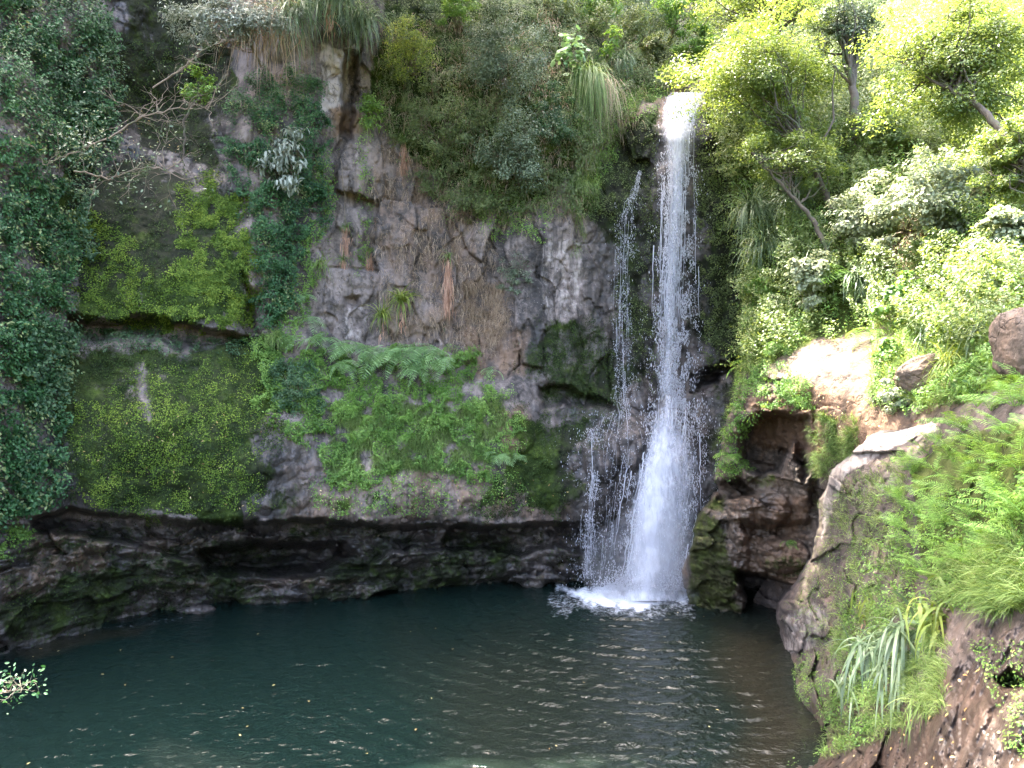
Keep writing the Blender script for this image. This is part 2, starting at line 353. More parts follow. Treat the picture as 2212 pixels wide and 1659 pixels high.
def cliff_D(U, V):
    D = cb(U, V)
    P0 = PT(U, V, D)
    uj, vj = jit(U, V, 10, 30); uj, vj = jit(uj, vj, 3, 8, 90)
    uk, vk = jit(U, V, 26, 95, 61); uk, vk = jit(uk, vk, 8, 22, 62)
    # the long undercut below the lip, deepest where the cave is
    low = [(1330,1205),(1200,1185),(1120,1200),(1050,1180),(950,1185),(850,1190),(780,1235),(600,1245),(430,1210),(330,1190),(200,1160),(60,1150)]
    D = D+1.25*sstep(-6, 9, sdf(.5*uj+.5*uk, .5*vj+.5*vk, LIP+low))
    D = D+2.2*sstep(-12, 16, sdf(uj, vj, [(430,1190),(560,1170),(740,1178),(770,1200),(690,1225),(560,1240),(450,1235)]))
    D = D+0.9*sstep(-8, 12, sdf(uk, vk, [(150,685),(300,695),(420,705),(500,702),(548,712),(548,742),(400,748),(300,735),(150,728)]))
    D = D+0.45*sstep(-14, 10, sdf(uj, vj, [(528,600),(548,640),(560,728),(524,728)]))
    D = D+0.8*sstep(-6, 8, sdf(uj, vj, [(738,110),(775,118),(768,210),(762,300),(735,290),(742,200)]))
    D = D+0.3*sstep(-6, 7, sdf(uj, vj, [(745,640),(775,635),(778,662),(748,662)]))
    D = D+1.1*sstep(-8, 10, sdf(uj, vj, [(1500,815),(1560,782),(1700,770),(1700,815),(1570,812),(1500,850)]))
    D = D+0.5*sstep(-5, 8, sdf(uj, vj, [(1160,838),(1200,828),(1330,870),(1330,885),(1220,872),(1170,880)]))
    # boulders sticking out behind the streams
    for (cu, cv, ru, rv, h) in ((1365,960,48,60,.55),(1300,985,42,60,.4),(1390,850,34,40,.3),(1100,930,60,60,.35),(1280,1090,60,50,.35),(1400,1150,60,80,.2),
                                (575,1140,28,22,.55),(235,1225,60,26,.35),(240,1180,60,22,.3),(1400,1220,80,50,.2)):
        r = ((U-cu)/ru)**2+((V-cv)/rv)**2; D = D-h*np.sqrt(np.clip(1-r, 0, 1))
    X, Z = P0[..., 0], P0[..., 2]
    # jointed rock columns
    q = np.stack([X*1.15+.25*vnoise(P0*1.3, 3), Z*.42+.2*vnoise(P0*1.1, 4)], -1)
    f1, f2, rv = worley(q, 2)
    col = pm(U, V, [(690,90),(790,100),(820,280),(1000,440),(1265,470),(1310,300),(1420,240),(1440,850),(1200,880),(1060,800),(690,745)], 30, 10)
    cm = sstep(-.3, .4, fbm(P0*1.5, 2, 6))
    D = D+col*((rv-.5)*.62+.13*cm*sstep(.055, .0, f2-f1))
    qb = np.stack([X*2.6+.5*vnoise(P0*2.3, 103), Z*1.3+.5*vnoise(P0*2.1, 104)], -1); b1, b2, bv = worley(qb, 12)
    D = D+col*((bv-.5)*.16)
    # rubble and blocks at the foot and everywhere a little
    q2 = np.stack([X*1.0+.5*vnoise(P0*1.4, 13), Z*1.7+.4*vnoise(P0*1.9, 14)], -1)
    g1, g2, gv = worley(q2, 5)
    foot = sstep(1115, 1150, vj)
    D = D+foot*((gv-.5)*.8-.16*sstep(.6, 0, g1)+.10*sstep(.06, 0, g2-g1)*sstep(-.2, .3, fbm(P0*2, 2, 8)))+foot*fbm(P0*np.array([2.2, 2.2, 4.5]), 4, 45, .5, True)*.17
    q3 = np.stack([X*3.6+.4*vnoise(P0*4, 23), Z*4.4+.4*vnoise(P0*4, 24)], -1)
    h1, h2, hv = worley(q3, 8)
    bumpy = np.clip(foot*.8+pm(U, V, [(540,930),(690,1000),(1300,900),(1340,1150),(540,1150)], 20, 10)*.45, 0, 1)
    D = D+bumpy*((hv-.5)*.20-.05*sstep(.5, 0, h1))
    top = sstep(450, 250, V)
    D = D+fbm(P0*.7, 2, 40)*(.28+.25*top)+fbm(P0*2.1, 3, 41)*.13+fbm(P0*np.array([5, 5, 4.]), 3, 43, .5, True)*.05+fbm(P0*26, 2, 47)*.007
    # the fall runs in a clean shallow chute
    return D
cu_ax = axis([(-700,-12,14),(-12,1620,2.6),(1620,1900,8)]); cv_ax = axis([(-900,-12,14),(-12,1440,2.6),(1440,1760,20)])
CL = Sheet(cu_ax, cv_ax, cliff_D)
U, V = CL.U, CL.V
moss = np.zeros_like(U)
for poly, a in (([(300,745),(600,735),(650,830),(600,890),(560,950),(600,1000),(545,1050),(560,1120),(330,1112),(250,1000),(330,900)], .66), ([(120,740),(330,740),(330,1112),(160,1090),(120,1000)], .56),
                ([(140,380),(250,330),(500,400),(545,560),(545,700),(150,700)], .58),
                ([(1140,700),(1340,690),(1340,880),(1150,900),(1130,800)], .52), ([(1120,880),(1330,900),(1240,1000),(1230,1125),(1010,1120),(1060,1010)], .58),
                ([(1300,230),(1420,230),(1420,850),(1310,860),(1310,560),(1240,480)], .54), ([(1505,250),(1640,250),(1640,790),(1505,790)], .62),
                ([(1500,830),(1640,800),(1640,1300),(1490,1300)], .4), ([(0,1140),(500,1130),(1340,1140),(1340,1300),(0,1500)], .42), ([(0,1280),(250,1200),(330,1300),(200,1380),(0,1420)], .6),
                ([(780,-400),(1500,-400),(1480,200),(1300,260),(1230,460),(1000,440),(830,300)], .6), ([(230,-60),(500,-60),(500,380),(380,330),(230,260)], .66), ([(560,1000),(700,1030),(1000,1050),(1330,1000),(1330,1135),(560,1130)], .40), ([(-700,-900),(260,-900),(260,700),(-700,1100)], .3)):
    moss = np.maximum(moss, a*pm(U, V, poly, 38, 60, 70.))
moss = moss*(1.04+.42*fbm(np.stack([U/70-V/160, V/60+U/220, U*0], -1), 3, 141))
brown = np.zeros_like(U)+.12
for poly, a in (([(55,1150),(225,1150),(235,1270),(70,1300)], .95), ([(0,1225),(140,1240),(110,1310),(0,1330)], .9), ([(300,1150),(500,1160),(440,1240),(280,1250)], .5), ([(300,1240),(780,1240),(780,1275),(300,1275)], .6),
                ([(720,230),(790,230),(800,300),(720,300)], .6), ([(790,300),(1000,330),(1100,760),(830,740)], .38), ([(1000,700),(1150,700),(1150,820),(1000,820)], .5),
                ([(1070,880),(1140,880),(1140,1000),(1070,1000)], .7), ([(1250,0),(1500,0),(1480,230),(1250,420)], .5), ([(600,1000),(1250,1000),(1250,1140),(600,1140)], .42), ([(0,1130),(1340,1130),(1340,1300),(0,1420)], .3)):
    brown = np.maximum(brown, a*pm(U, V, poly, 20, 16))
pale = np.zeros_like(U)
for poly, a in (([(1165,505),(1265,515),(1258,695),(1168,700)], .42), ([(690,90),(765,100),(752,235),(690,250)], .55), ([(690,290),(780,290),(780,480),(690,470)], .30),
                ([(735,660),(790,650),(790,740),(735,740)], .4), ([(200,-100),(235,-100),(230,50),(200,50)], .6), ([(790,500),(1260,480),(1250,700),(800,700)], .24), ([(690,290),(1000,330),(1000,500),(700,740)], .22)):
    pale = np.maximum(pale, a*pm(U, V, poly, 12, 12))
wet = np.zeros_like(U)
for poly, a in (([(230,-50),(500,-50),(510,400),(470,560),(150,640),(150,300),(240,260)], 1.5), ([(140,740),(560,740),(560,1120),(140,1100)], .6), ([(-50,1130),(1400,1130),(1500,1350),(-50,1500)], 1.),
                ([(1200,850),(1600,850),(1600,1300),(1200,1300)], 1.2), ([(1290,260),(1600,300),(1600,900),(1280,900)], 1.15), ([(1140,700),(1330,700),(1330,900),(1140,900)], .7),
                ([(520,640),(560,640),(560,730),(520,730)], 1.), ([(540,930),(680,960),(680,1120),(540,1120)], .9)):
    wet = np.maximum(wet, a*pm(U, V, poly, 20, 15))
CL.build('cliff', M['cliff'], dict(moss=moss, brown=brown, pale=pale, wet=wet))

hill_pts = [(1490,1290,16.7),(1490,1600,16.7),(1560,1325,wl(1325)),(1560,1600,wl(1325)),(1690,1350,15.35),(1690,1600,15.35),(1850,1400,14.2),(1490,1130,16.4),(1560,1000,15.6),(1620,900,15.0),(1600,830,15.3),
 (1650,1150,15.2),(1750,1150,14.5),(1750,900,13.2),(1850,705,14.6),(1700,830,14.0),(1800,780,13.4),(1900,770,12.6),(1850,900,11.9),(1900,1010,11.2),(2000,930,10.3),(2000,800,11.2),(2100,850,9.2),(2212,830,8.0),
 (1620,740,16.6),(1620,600,18),(1600,400,19.2),(1520,200,20.4),(1600,60,23.5),(1600,-150,29),(1750,600,16),(1750,300,18.8),(1750,50,23),(1750,-150,29),(2000,600,13.6),(2000,300,17),(2000,50,21),(2000,-150,27),
 (2212,600,10.6),(2212,300,14.6),(2212,50,19),(2212,-150,25),(2800,600,8.4),(2800,0,17),(2800,-150,20),(2800,1000,6.5),(2000,1200,11),(2400,1200,8)]
hb = RBF(hill_pts)
HILL_IN = [(1480,-400),(1500,60),(1545,300),(1600,500),(1605,700),(1610,790),(1592,860),(1565,950),(1548,1035),(1560,1060),(1520,1100),(1495,1165),(1478,1230),(1486,1300),(1486,1800),(3000,1800),(3000,-400)]
def hill_D(U, V):
    D = hb(U, V); P0 = PT(U, V, D); uj, vj = jit(U, V, 8, 30); uj, vj = jit(uj, vj, 3, 8, 90)
    D = D+1.6*sstep(-8, 14, sdf(uj, vj, [(1600,915),(1640,895),(1700,893),(1745,905),(1752,1010),(1735,1040),(1715,960),(1690,1020),(1640,1030),(1600,1000)]))
    D = D+1.3*sstep(-5, 9, sdf(uj, vj, [(1545,1045),(1600,1035),(1630,1060),(1600,1075),(1550,1082)]))
    D = D+3.2*sstep(-6, 12, sdf(uj, vj, [(1590,1235),(1650,1245),(1720,1270),(1800,1260),(1800,1500),(1600,1500),(1605,1345),(1612,1300)]))
    D = D+.35*sstep(-5, 9, sdf(uj, vj, [(1640,1120),(1700,1135),(1755,1120),(1755,1150),(1690,1160),(1640,1145)]))
    D = D+.30*sstep(-4, 8, sdf(uj, vj, [(1750,880),(1765,880),(1772,1120),(1752,1100)]))
    for (cu, cv, ru, rv, h) in ((1550,1200,70,110,.5),(1690,1200,60,40,.5),(1650,1100,60,45,.4),(1600,1120,30,60,.3),(1735,1050,20,90,.3),(1600,890,40,60,.3)):
        r = ((U-cu)/ru)**2+((V-cv)/rv)**2; D = D-h*np.sqrt(np.clip(1-r, 0, 1))
    X, Z = P0[..., 0], P0[..., 2]; Y = P0[..., 1]
    rock = pm(U, V, [(1480,820),(1640,800),(1800,880),(1770,1200),(1700,1400),(1480,1400)], 25, 10)
    q = np.stack([X*1.6+Y*.6+.4*vnoise(P0*1.7, 33), Z*2.0+.4*vnoise(P0*1.9, 34)], -1); g1, g2, gv = worley(q, 15)
    q3 = np.stack([X*4+Y+.4*vnoise(P0*4, 23), Z*5+.4*vnoise(P0*4, 24)], -1); h1, h2, hv = worley(q3, 18)
    D = D+rock*((gv-.5)*.45+.10*sstep(.05, 0, g2-g1)*sstep(-.2, .3, fbm(P0*2, 2, 8))+(hv-.5)*.10+.16*fbm(P0*np.array([2.2, 2.2, 4.5]), 5, 45, .6, True))
    slope = sstep(720, 500, V)
    D = D+fbm(P0*.6, 2, 60)*(.12+.35*slope)+fbm(P0*2, 3, 61)*.09+fbm(P0*6, 3, 63, .5, True)*.04
    ins = sstep(-7, 2, sdf(uj, vj, HILL_IN))
    back = np.maximum(CL.samp(np.clip(U, -700, 1890), V)[0]+.6, D+.6)
    return D*ins+back*(1-ins)
HL = Sheet(axis([(1440,2240,2.6),(2240,3000,14)]), axis([(-220,-12,14),(-12,1420,2.6),(1420,1760,14)]), hill_D)
U, V = HL.U, HL.V
moss = .2+0*U
for poly, a in (([(1480,1080),(1560,1120),(1600,1230),(1600,1330),(1480,1330)], .55), ([(1600,1020),(1690,1010),(1690,1060),(1600,1060)], .45), ([(1640,1190),(1760,1190),(1760,1260),(1640,1260)], .4),
                ([(1450,-200),(3000,-200),(3000,700),(1920,690),(1650,790),(1450,790)], .68), ([(1540,1070),(1570,1060),(1560,1110),(1510,1110)], .6)):
    moss = np.maximum(moss, a*pm(U, V, poly, 20, 14))
brown = .30+0*U
brown = np.maximum(brown, .55*pm(U, V, [(1570,1060),(1760,1060),(1740,1300),(1600,1260)], 20, 14))
brown = np.maximum(brown, .65*pm(U, V, [(1610,860),(1780,820),(2000,920),(1770,1000),(1620,960)], 20, 14))
pale = .0*U
for poly, a in (([(1640,830),(1800,700),(1900,700),(1870,790),(1700,830)], .30), ([(1780,820),(1900,830),(2020,900),(1960,960),(1840,900)], .25), ([(1580,1090),(1625,1100),(1610,1190),(1585,1180)], .45)):
    pale = np.maximum(pale, a*pm(U, V, poly, 15, 14))
wet = .9*pm(U, V, [(1480,1040),(1700,1040),(1700,1400),(1480,1400)], 30, 14)
HL.build('hillside', M['hill'], dict(moss=moss, brown=brown, pale=pale, wet=wet), (sdf(U, V, HILL_IN) < -45))

bank_pts = [(1690,1410,13.6),(1700,1480,wl(1480)),(1725,1545,wl(1545)),(1758,1575,wl(1575)),(1700,1650,wl(1650)),(1640,1720,wl(1720)),(1600,1410,13.8),(1600,1500,12.2),
 (1690,1320,13.3),(1740,1210,12.7),(1770,1110,12.2),(1795,1000,11.5),(1900,945,10.5),(2000,915,9.8),(1800,1300,11.2),(1800,1450,10.1),(1820,1560,9.2),(1800,1659,8.5),
 (1900,1200,9.5),(1900,1400,8.7),(1900,1550,7.8),(1900,1659,7.0),(2000,1050,8.6),(2000,1300,7.5),(2000,1500,6.4),(2000,1659,5.6),(2100,930,7.6),(2212,880,6.4),(2212,1200,5.4),(2150,1400,5.2),(2212,1659,4.1),
 (2212,2400,2.5),(1700,2400,3.8),(1300,2400,4.5),(1300,1900,8.0),(3000,1000,4.5),(3000,1659,3.2),(3000,2400,2.2),(2700,800,5.5)]
bb = RBF(bank_pts)
BANK_IN = [(2005,908),(1900,928),(1850,965),(1795,1015),(1772,1085),(1768,1140),(1750,1205),(1712,1268),(1685,1310),(1680,1345),(1690,1400),(1688,1440),(1700,1500),(1738,1560),(1755,1590),(1600,1700),(1300,1900),(1200,2600),(3100,2600),(3100,700),(2400,780),(2212,815),(2100,860)]
def bank_D(U, V):
    D = bb(U, V); P0 = PT(U, V, D); uj, vj = jit(U, V, 7, 40); uj, vj = jit(uj, vj, 2.5, 8, 90)
    D = D+.5*sstep(-10, 14, sdf(uj, vj, [(2150,1465),(2180,1450),(2222,1465),(2222,1485),(2170,1490)]))
    e = sdf(U, V, BANK_IN)
    D = D+.8*np.exp(-np.clip(e, 0, None)/28.)
    qq = np.stack([P0[..., 0]*1.7+.5*vnoise(P0*1.5, 113)+P0[..., 1]*.5, P0[..., 2]*2.2+.5*vnoise(P0*1.7, 114)], -1); g1, g2, gv = worley(qq, 25)
    D = D+((gv-.5)*.42+.10*sstep(.06, 0, g2-g1))*sstep(2000, 1850, U)+.12*fbm(P0*np.array([2.5, 2.5, 4]), 4, 79, .5, True)
    D = D+fbm(P0*.9, 2, 70)*.16+fbm(P0*3, 3, 71)*.08+fbm(P0*7, 4, 73, .5, True)*.04+fbm(P0*30, 2, 77)*.005
    ins = sstep(-6, 3, sdf(uj, vj, BANK_IN))
    ins = np.maximum(ins, sstep(1545, 1580, V))
    hd, _ = HL.samp(np.clip(U, 1440, 3000), V)
    back = np.maximum(D+2.2, np.where((V < 1250) & (U > 1500), hd+.5, D+2.2))
    return D*ins+back*(1-ins)
BK = Sheet(axis([(1180,1560,14),(1560,2240,2.6),(2240,3000,14)]), axis([(700,1700,2.6),(1700,2500,14)]), bank_D)
U, V = BK.U, BK.V
moss = .1+0*U
for poly, a in (([(1960,1020),(2080,930),(2400,880),(2400,1320),(2000,1260)], .75), ([(1760,1100),(1830,1050),(1830,1200),(1720,1330),(1690,1330)], .38), ([(1690,1430),(1800,1400),(1800,1560),(1740,1560)], .4), ([(2080,1380),(2212,1380),(2212,1480),(2100,1480)], .35)):
    moss = np.maximum(moss, a*pm(U, V, poly, 20, 14))
brown = .35+.35*pm(U, V, [(1690,1560),(1800,1500),(2212,1450),(2400,1700),(1500,2000)], 30, 14)
pale = .5*pm(U, V, [(1690,1330),(1760,1290),(1800,1340),(1750,1410),(1690,1420)], 10, 10)
pale = np.maximum(pale, .6*pm(U, V, [(1780,1010),(1860,950),(2010,900),(2030,925),(1900,985),(1825,1030),(1795,1130),(1775,1180)], 8, 10))
pale = np.maximum(pale, .3*pm(U, V, [(1800,1400),(1850,1330),(1880,1400),(1840,1480)], 10, 10))
wet = .85*pm(U, V, [(1690,1600),(1800,1560),(2050,1480),(2120,1330),(2400,1330),(2400,1800),(1500,2000)], 30, 14)
BK.build('bank', M['bank'], dict(moss=moss, brown=brown, pale=pale, wet=wet), (sdf(U, V, BANK_IN) < -60) & (V < 1560))

# the ground behind the photographer and to the right, and the land above the gorge
def plain(name, z, x0, x1, y0, y1, m, n=60, amp=.4):
    mb = MB(); X, Y = np.meshgrid(np.linspace(x0, x1, n), np.linspace(y0, y1, n)); P = np.stack([X, Y, 0*X], -1)
    P[..., 2] = z(X, Y)+amp*fbm(P*.3, 4, 5)
    i = np.arange(n*n).reshape(n, n); mb.add(P, f4=np.stack([i[:-1, :-1], i[:-1, 1:], i[1:, 1:], i[1:, :-1]], -1).reshape(-1, 4))
    q = np.ones(n*n); mb.at = dict(moss=q*.5, brown=q*.3, pale=q*0, wet=q*0)
    return struct(obj(name, mb, m, smooth=True))
plain('ground', lambda x, y: 1.2+.10*np.clip(x, -30, 30)-0*y, -12, 30, -40, 2.2, M['bank'])

# ---------------------------------------------------------------- pool water
wm = mat('pool_water'); n = N(wm); pos = n('NewGeometry').outputs['Position']
sh = n.attr('shallow'); fo = n.attr('foam')
base = n.mix(sh, (.0045, .0112, .0092), (.019, .017, .011))
base = n.mix(n.attr('pale'), base, (.011, .018, .014))
h = n.math('ADD', n.noise(n('Mapping', {'Vector': pos, 'Scale': (1, 1.5, 1)}).outputs[0], 5.5, 4, .55, .3), n.math('MULTIPLY', n.noise(pos, 16, 3), .25))
b = n('Bump', {'Height': h, 'Strength': .62, 'Distance': .055})
wsh = n('BsdfPrincipled', {'Base Color': base, 'Roughness': .04, 'IOR': 1.333, 'Specular IOR Level': .5, 'Normal': b.outputs[0]})
fz = n.step(n.math('ADD', fo, n.math('MULTIPLY', n.noise(pos, 9, 8, .7, .5), .9)), .86, 1.42)
fb = n('Bump', {'Height': n.noise(pos, 40, 5), 'Strength': .8, 'Distance': .03})
fsh = n('BsdfPrincipled', {'Base Color': (.82, .83, .87, 1), 'Roughness': .6, 'Normal': fb.outputs[0]})
n.out(n('MixShader', {0: fz, 1: wsh.outputs[0], 2: fsh.outputs[0]}).outputs[0])
xs = np.concatenate([np.linspace(-26, -9.2, 50), np.linspace(-9.1, 8, 620)]); ys = np.concatenate([np.linspace(2.2, 9, 90), np.linspace(9.03, 20, 430)])
X, Y = np.meshgrid(xs, ys); P0 = np.stack([X, Y, 0*X], -1)
BX, BY = 3.1, 17.5
r = np.hypot(X-BX, (Y-BY)); A = np.exp(-r/6.5); ang = fbm(P0*.5, 2, 83)*3+fbm(P0*1.6, 2, 84)*1.2
Z = A*.020*np.sin(r*2*math.pi/.42+ang)+A*.012*np.sin(r*2*math.pi/.23+ang*1.7+1)+(.010+.022*A)*fbm(P0*np.array([2.2, 3.6, 1]), 4, 85)+(.011+.010*A)*fbm(P0*np.array([4.2, 7.5, 1]), 3, 88)+.03*np.exp(-(r/1.1)**2)*fbm(P0*5, 3, 87)
P0[..., 2] = Z
uu = CU+F*X/Y; vv = CV+CAMZ*F/Y
foam = np.maximum(.95*sstep(215, 0, np.hypot(uu-1360, (vv-1284)*4.0)), .95*pm(uu, vv, [(1215,1266),(1300,1258),(1510,1262),(1510,1300),(1440,1310),(1390,1318),(1330,1320),(1250,1300),(1205,1282)], 22, 22, 30))
foam = np.maximum(foam, .50*pm(uu, vv, [(1170,1270),(1530,1270),(1500,1335),(1350,1350),(1200,1330)], 26, 30))
foam = np.maximum(foam, .42*pm(uu, vv, [(220,1352),(420,1325),(430,1335),(330,1352),(225,1362)], 6, 5, 20))
shallow = np.maximum(.9*pm(uu, vv, [(1540,1330),(1700,1350),(1700,1480),(1780,1570),(1700,1700),(1560,1700),(1600,1560),(1540,1440)], 70, 30, 90), .8*pm(uu, vv, [(0,1400),(150,1372),(330,1350),(300,1366),(180,1392),(60,1425)], 10, 8))
shallow = np.maximum(shallow, .35*pm(uu, vv, [(900,1400),(1500,1320),(1600,1500),(1500,1700),(1000,1700)], 120, 60, 120))
pl = np.maximum(.8*pm(uu, vv, [(310,1615),(350,1590),(400,1620),(560,1640),(620,1700),(330,1700)], 25, 25, 50), 0)
mb = MB(); hh, ww = X.shape; i = np.arange(hh*ww).reshape(hh, ww)
mb.add(P0, f4=np.stack([i[:-1, :-1], i[:-1, 1:], i[1:, 1:], i[1:, :-1]], -1).reshape(-1, 4)); mb.at = dict(foam=foam, shallow=shallow, pale=pl)
struct(obj('water', mb, wm, smooth=True))

# ---------------------------------------------------------------- waterfall
fm = mat('falling_water'); n = N(fm); g = n('NewGeometry')
p = n('BsdfPrincipled', {'Base Color': (.60, .60, .64, 1), 'Roughness': .35})
t = n('BsdfTranslucent', {'Color': (.66, .67, .72, 1)})
n.out(n('MixShader', {0: .35, 1: p.outputs[0], 2: t.outputs[0]}).outputs[0])
sm = mat('water_veil'); n = N(sm); pos = n('NewGeometry').outputs['Position']
a1 = n.noise(n('Mapping', {'Vector': pos, 'Scale': (7, 7, .8)}).outputs[0], 1.3, 7, .65, .3)
a2 = n.noise(n('Mapping', {'Vector': pos, 'Scale': (1, 1, .3)}).outputs[0], 14, 5, .7)
al = n.step(n.math('ADD', n.attr('dens'), n.math('ADD', n.math('MULTIPLY', a1, .9), n.math('MULTIPLY', a2, .38))), .82, 1.5, 0, .93)
p = n('BsdfPrincipled', {'Base Color': (.60, .60, .64, 1), 'Roughness': .4}); t = n('BsdfTranslucent', {'Color': (.66, .67, .72, 1)})
mx = n('MixShader', {0: .35, 1: p.outputs[0], 2: t.outputs[0]}); tr = n('BsdfTransparent')
n.out(n('MixShader', {0: al, 1: tr.outputs[0], 2: mx.outputs[0]}).outputs[0])
FALL = np.array([[200,1448,1524,20.4],[212,1440,1520,20.15],[235,1432,1510,19.75],[300,1428,1504,19.35],[450,1422,1502,19.1],[650,1413,1500,18.95],[850,1402,1508,18.75],[900,1392,1520,18.35],[1000,1368,1524,18.0],[1100,1346,1516,17.75],[1200,1334,1502,17.55],[1278,1322,1488,17.45],[1302,1316,1490,17.35]], float)
def fall_at(tab, v, x):
    ul = np.interp(v, tab[:, 0], tab[:, 1]); ur = np.interp(v, tab[:, 0], tab[:, 2]); D = np.interp(v, tab[:, 0], tab[:, 3])
    return ul+(ur-ul)*x, D, ur-ul
def drops(mb, pos, a, b):       # stretched octahedra
    n_ = len(pos); o = np.array([[1, 0, 0], [-1, 0, 0], [0, 1, 0], [0, -1, 0], [0, 0, 1], [0, 0, -1.]])
    v = pos[:, None]+o[None]*np.stack([a, a, b], -1)[:, None]
    i = np.arange(n_)[:, None]*6
    mb.add(v, f3=np.concatenate([i+q for q in ([0, 2, 4], [2, 1, 4], [1, 3, 4], [3, 0, 4], [2, 0, 5], [1, 2, 5], [3, 1, 5], [0, 3, 5])]))
def veil(mb, tab, layers, v0, v1, dens, off=.0):
    ds = []
    for L in range(layers):
        vs = np.arange(v0, v1, 6.); xs_ = np.linspace(-.05, 1.05, 22); Vv, Xx = np.meshgrid(vs, xs_, indexing='ij')
        u, D, w = fall_at(tab, Vv, Xx)
        D = D-off-L*.12-.22*np.sin(np.clip(Xx, 0, 1)*math.pi)*sstep(220, 300, Vv)+.08*fbm(np.stack([Xx*4, Vv/60, Xx*0+L*7], -1), 3, 91+L)
        h_, w_ = Vv.shape; i = np.arange(h_*w_).reshape(h_, w_)
        mb.add(PT(u, Vv, D), f4=np.stack([i[:-1, :-1], i[1:, :-1], i[1:, 1:], i[:-1, 1:]], -1).reshape(-1, 4))
        ds.append((dens(Vv, Xx)-.06*L).ravel())
    return np.concatenate(ds)
def mdens(v, x):
    e = 1-np.abs(x-(.5-.12*sstep(300, 700, v)+.05*sstep(900, 1200, v)))*2
    top = sstep(420, 230, v); low = sstep(870, 1010, v)
    return -.02+.60*np.clip(e, -.4, 1)+.35*top+.34*low*sstep(.0, .3, x)-.10*sstep(500, 650, v)*(1-low)-1.2*(np.abs(x-.5) > .53)
wf = thing('waterfall', 'tall white waterfall dropping over the rock lip into the pool', 'waterfall', PT(1410, 1280, 17.6))
mb = MB(); mb.at = dict(dens=veil(mb, FALL, 4, 200, 1300, mdens)); obj('water_veil', mb, sm, wf, smooth=True)
def spray(mb, tab, n_, v0, v1, spread, size, pw=1., thick=.35, clump=.5, center=None):
    v = v0+(v1-v0)*rs.rand(n_)**pw; x = .5+rs.normal(size=n_)*spread
    u, D, w = fall_at(tab, v, x)
    q = np.stack([u/9, v/26, x*0], -1); keep = fbm(q, 3, 95) > -clump+.9*(np.abs(x-.45))*1.2*rs.rand(n_)
    u, v, D = u[keep], v[keep], D[keep]; m_ = keep.sum()
    k = size*(.35+rs.rand(m_)**2*1.1)
    drops(mb, PT(u, v, D-rs.rand(m_)*thick-.05), k, k*(1.6+2.8*rs.rand(m_)))
WIDE = FALL.copy(); wk = sstep(300, 900, FALL[:, 0]); WIDE[:, 1] -= 8+26*wk; WIDE[:, 2] += 8+10*wk; WIDE[:, 3] += .1
mb = MB(); mb.at = dict(dens=veil(mb, WIDE, 1, 420, 1300, lambda v_, x_: .04+.16*sstep(850, 1000, v_)-.5*np.abs(x_-.5)**2*4*.6)); obj('thin_veil', mb, sm, wf, smooth=True)
mb = MB()
spray(mb, FALL, 3000, 205, 420, .22, .009)
spray(mb, FALL, 19000, 330, 880, .24, .0085, 1, .45, .25)
spray(mb, FALL, 8000, 400, 900, .42, .0052, 1, .6, .1)
spray(mb, FALL, 15000, 860, 1280, .28, .009, 1, .4, .25)
spray(mb, FALL, 9000, 900, 1282, .36, .0065, .8, .6, .3)
obj('droplets', mb, fm, wf)['kind'] = 'stuff'
# strands : ragged ropes of water inside the fall
def strands(mb, tab, n_, v0, v1, r, xs_=None, lmin=60, lmax=260):
    for _ in range(n_):
        a = v0+(v1-v0-40)*rs.rand(); b_ = min(v1, a+lmin+(lmax-lmin)*rs.rand()); k = int((b_-a)/9)+3
        vv_ = np.linspace(a, b_, k); x = (rs.normal(.47, .2) if xs_ is None else xs_[rs.randint(len(xs_))]+rs.normal()*.03)+np.cumsum(rs.normal(size=k))*.006
        u, D, w = fall_at(tab, vv_, x); tube(mb, PT(u, vv_, D-.12-.3*rs.rand()), r*(.5+rs.rand()), r*.25, 4)
mb = MB(); strands(mb, FALL, 90, 225, 700, .010); strands(mb, FALL, 110, 860, 1278, .011, None, 60, 200); obj('strands', mb, fm, wf, smooth=True)['kind'] = 'stuff'
SIDE = np.array([[368,1378,1386,19.35],[420,1364,1378,19.2],[436,1338,1374,19.15],[470,1333,1372,19.1],[600,1330,1366,19.0],[700,1326,1364,18.9],[850,1328,1366,18.8],[905,1338,1372,18.3]], float)
SIDE2 = np.array([[925,1262,1300,18.0],[1040,1270,1296,17.55],[1120,1262,1285,17.4],[1250,1255,1282,17.5]], float)
SIDE3 = np.array([[905,1345,1375,18.0],[1000,1345,1360,17.75],[1100,1345,1360,17.6],[1262,1338,1356,17.6]], float)
def side(tab, label, off):
    D0 = tab[:, 3].copy(); tab = tab.copy()
    for r_ in tab: r_[3] = CL.Dat((r_[1]+r_[2])/2, r_[0])-off
    tab[:, 3] = np.minimum(tab[:, 3], np.convolve(np.r_[tab[0, 3], tab[:, 3], tab[-1, 3]], [.3, .4, .3], 'valid')+.05)
    w = thing('side_stream', label, 'waterfall', PT(tab[-1, 1], tab[-1, 0], tab[-1, 3]))
    a, b_ = tab[0, 0], tab[-1, 0]; mb = MB()
    n_ = int((b_-a)*9); spray(mb, tab, n_, a, b_, .38, .006, 1, .15, .3)
    vm = MB(); vm.at = dict(dens=veil(vm, tab, 1, a, b_, lambda v_, x_: .12+.12*np.sin(x_*9+v_/60)-.5*(np.abs(x_-.5) > .5), -.05)); obj('water_veil', vm, sm, w, smooth=True); obj('droplets', mb, fm, w)['kind'] = 'stuff'
    mb = MB(); strands(mb, tab, 28, a, b_, .0038, None, 30, 140); obj('strands', mb, fm, w, smooth=True)['kind'] = 'stuff'
    return w
side(SIDE, 'thin side stream falling down mossy rock left of the main waterfall', .16)
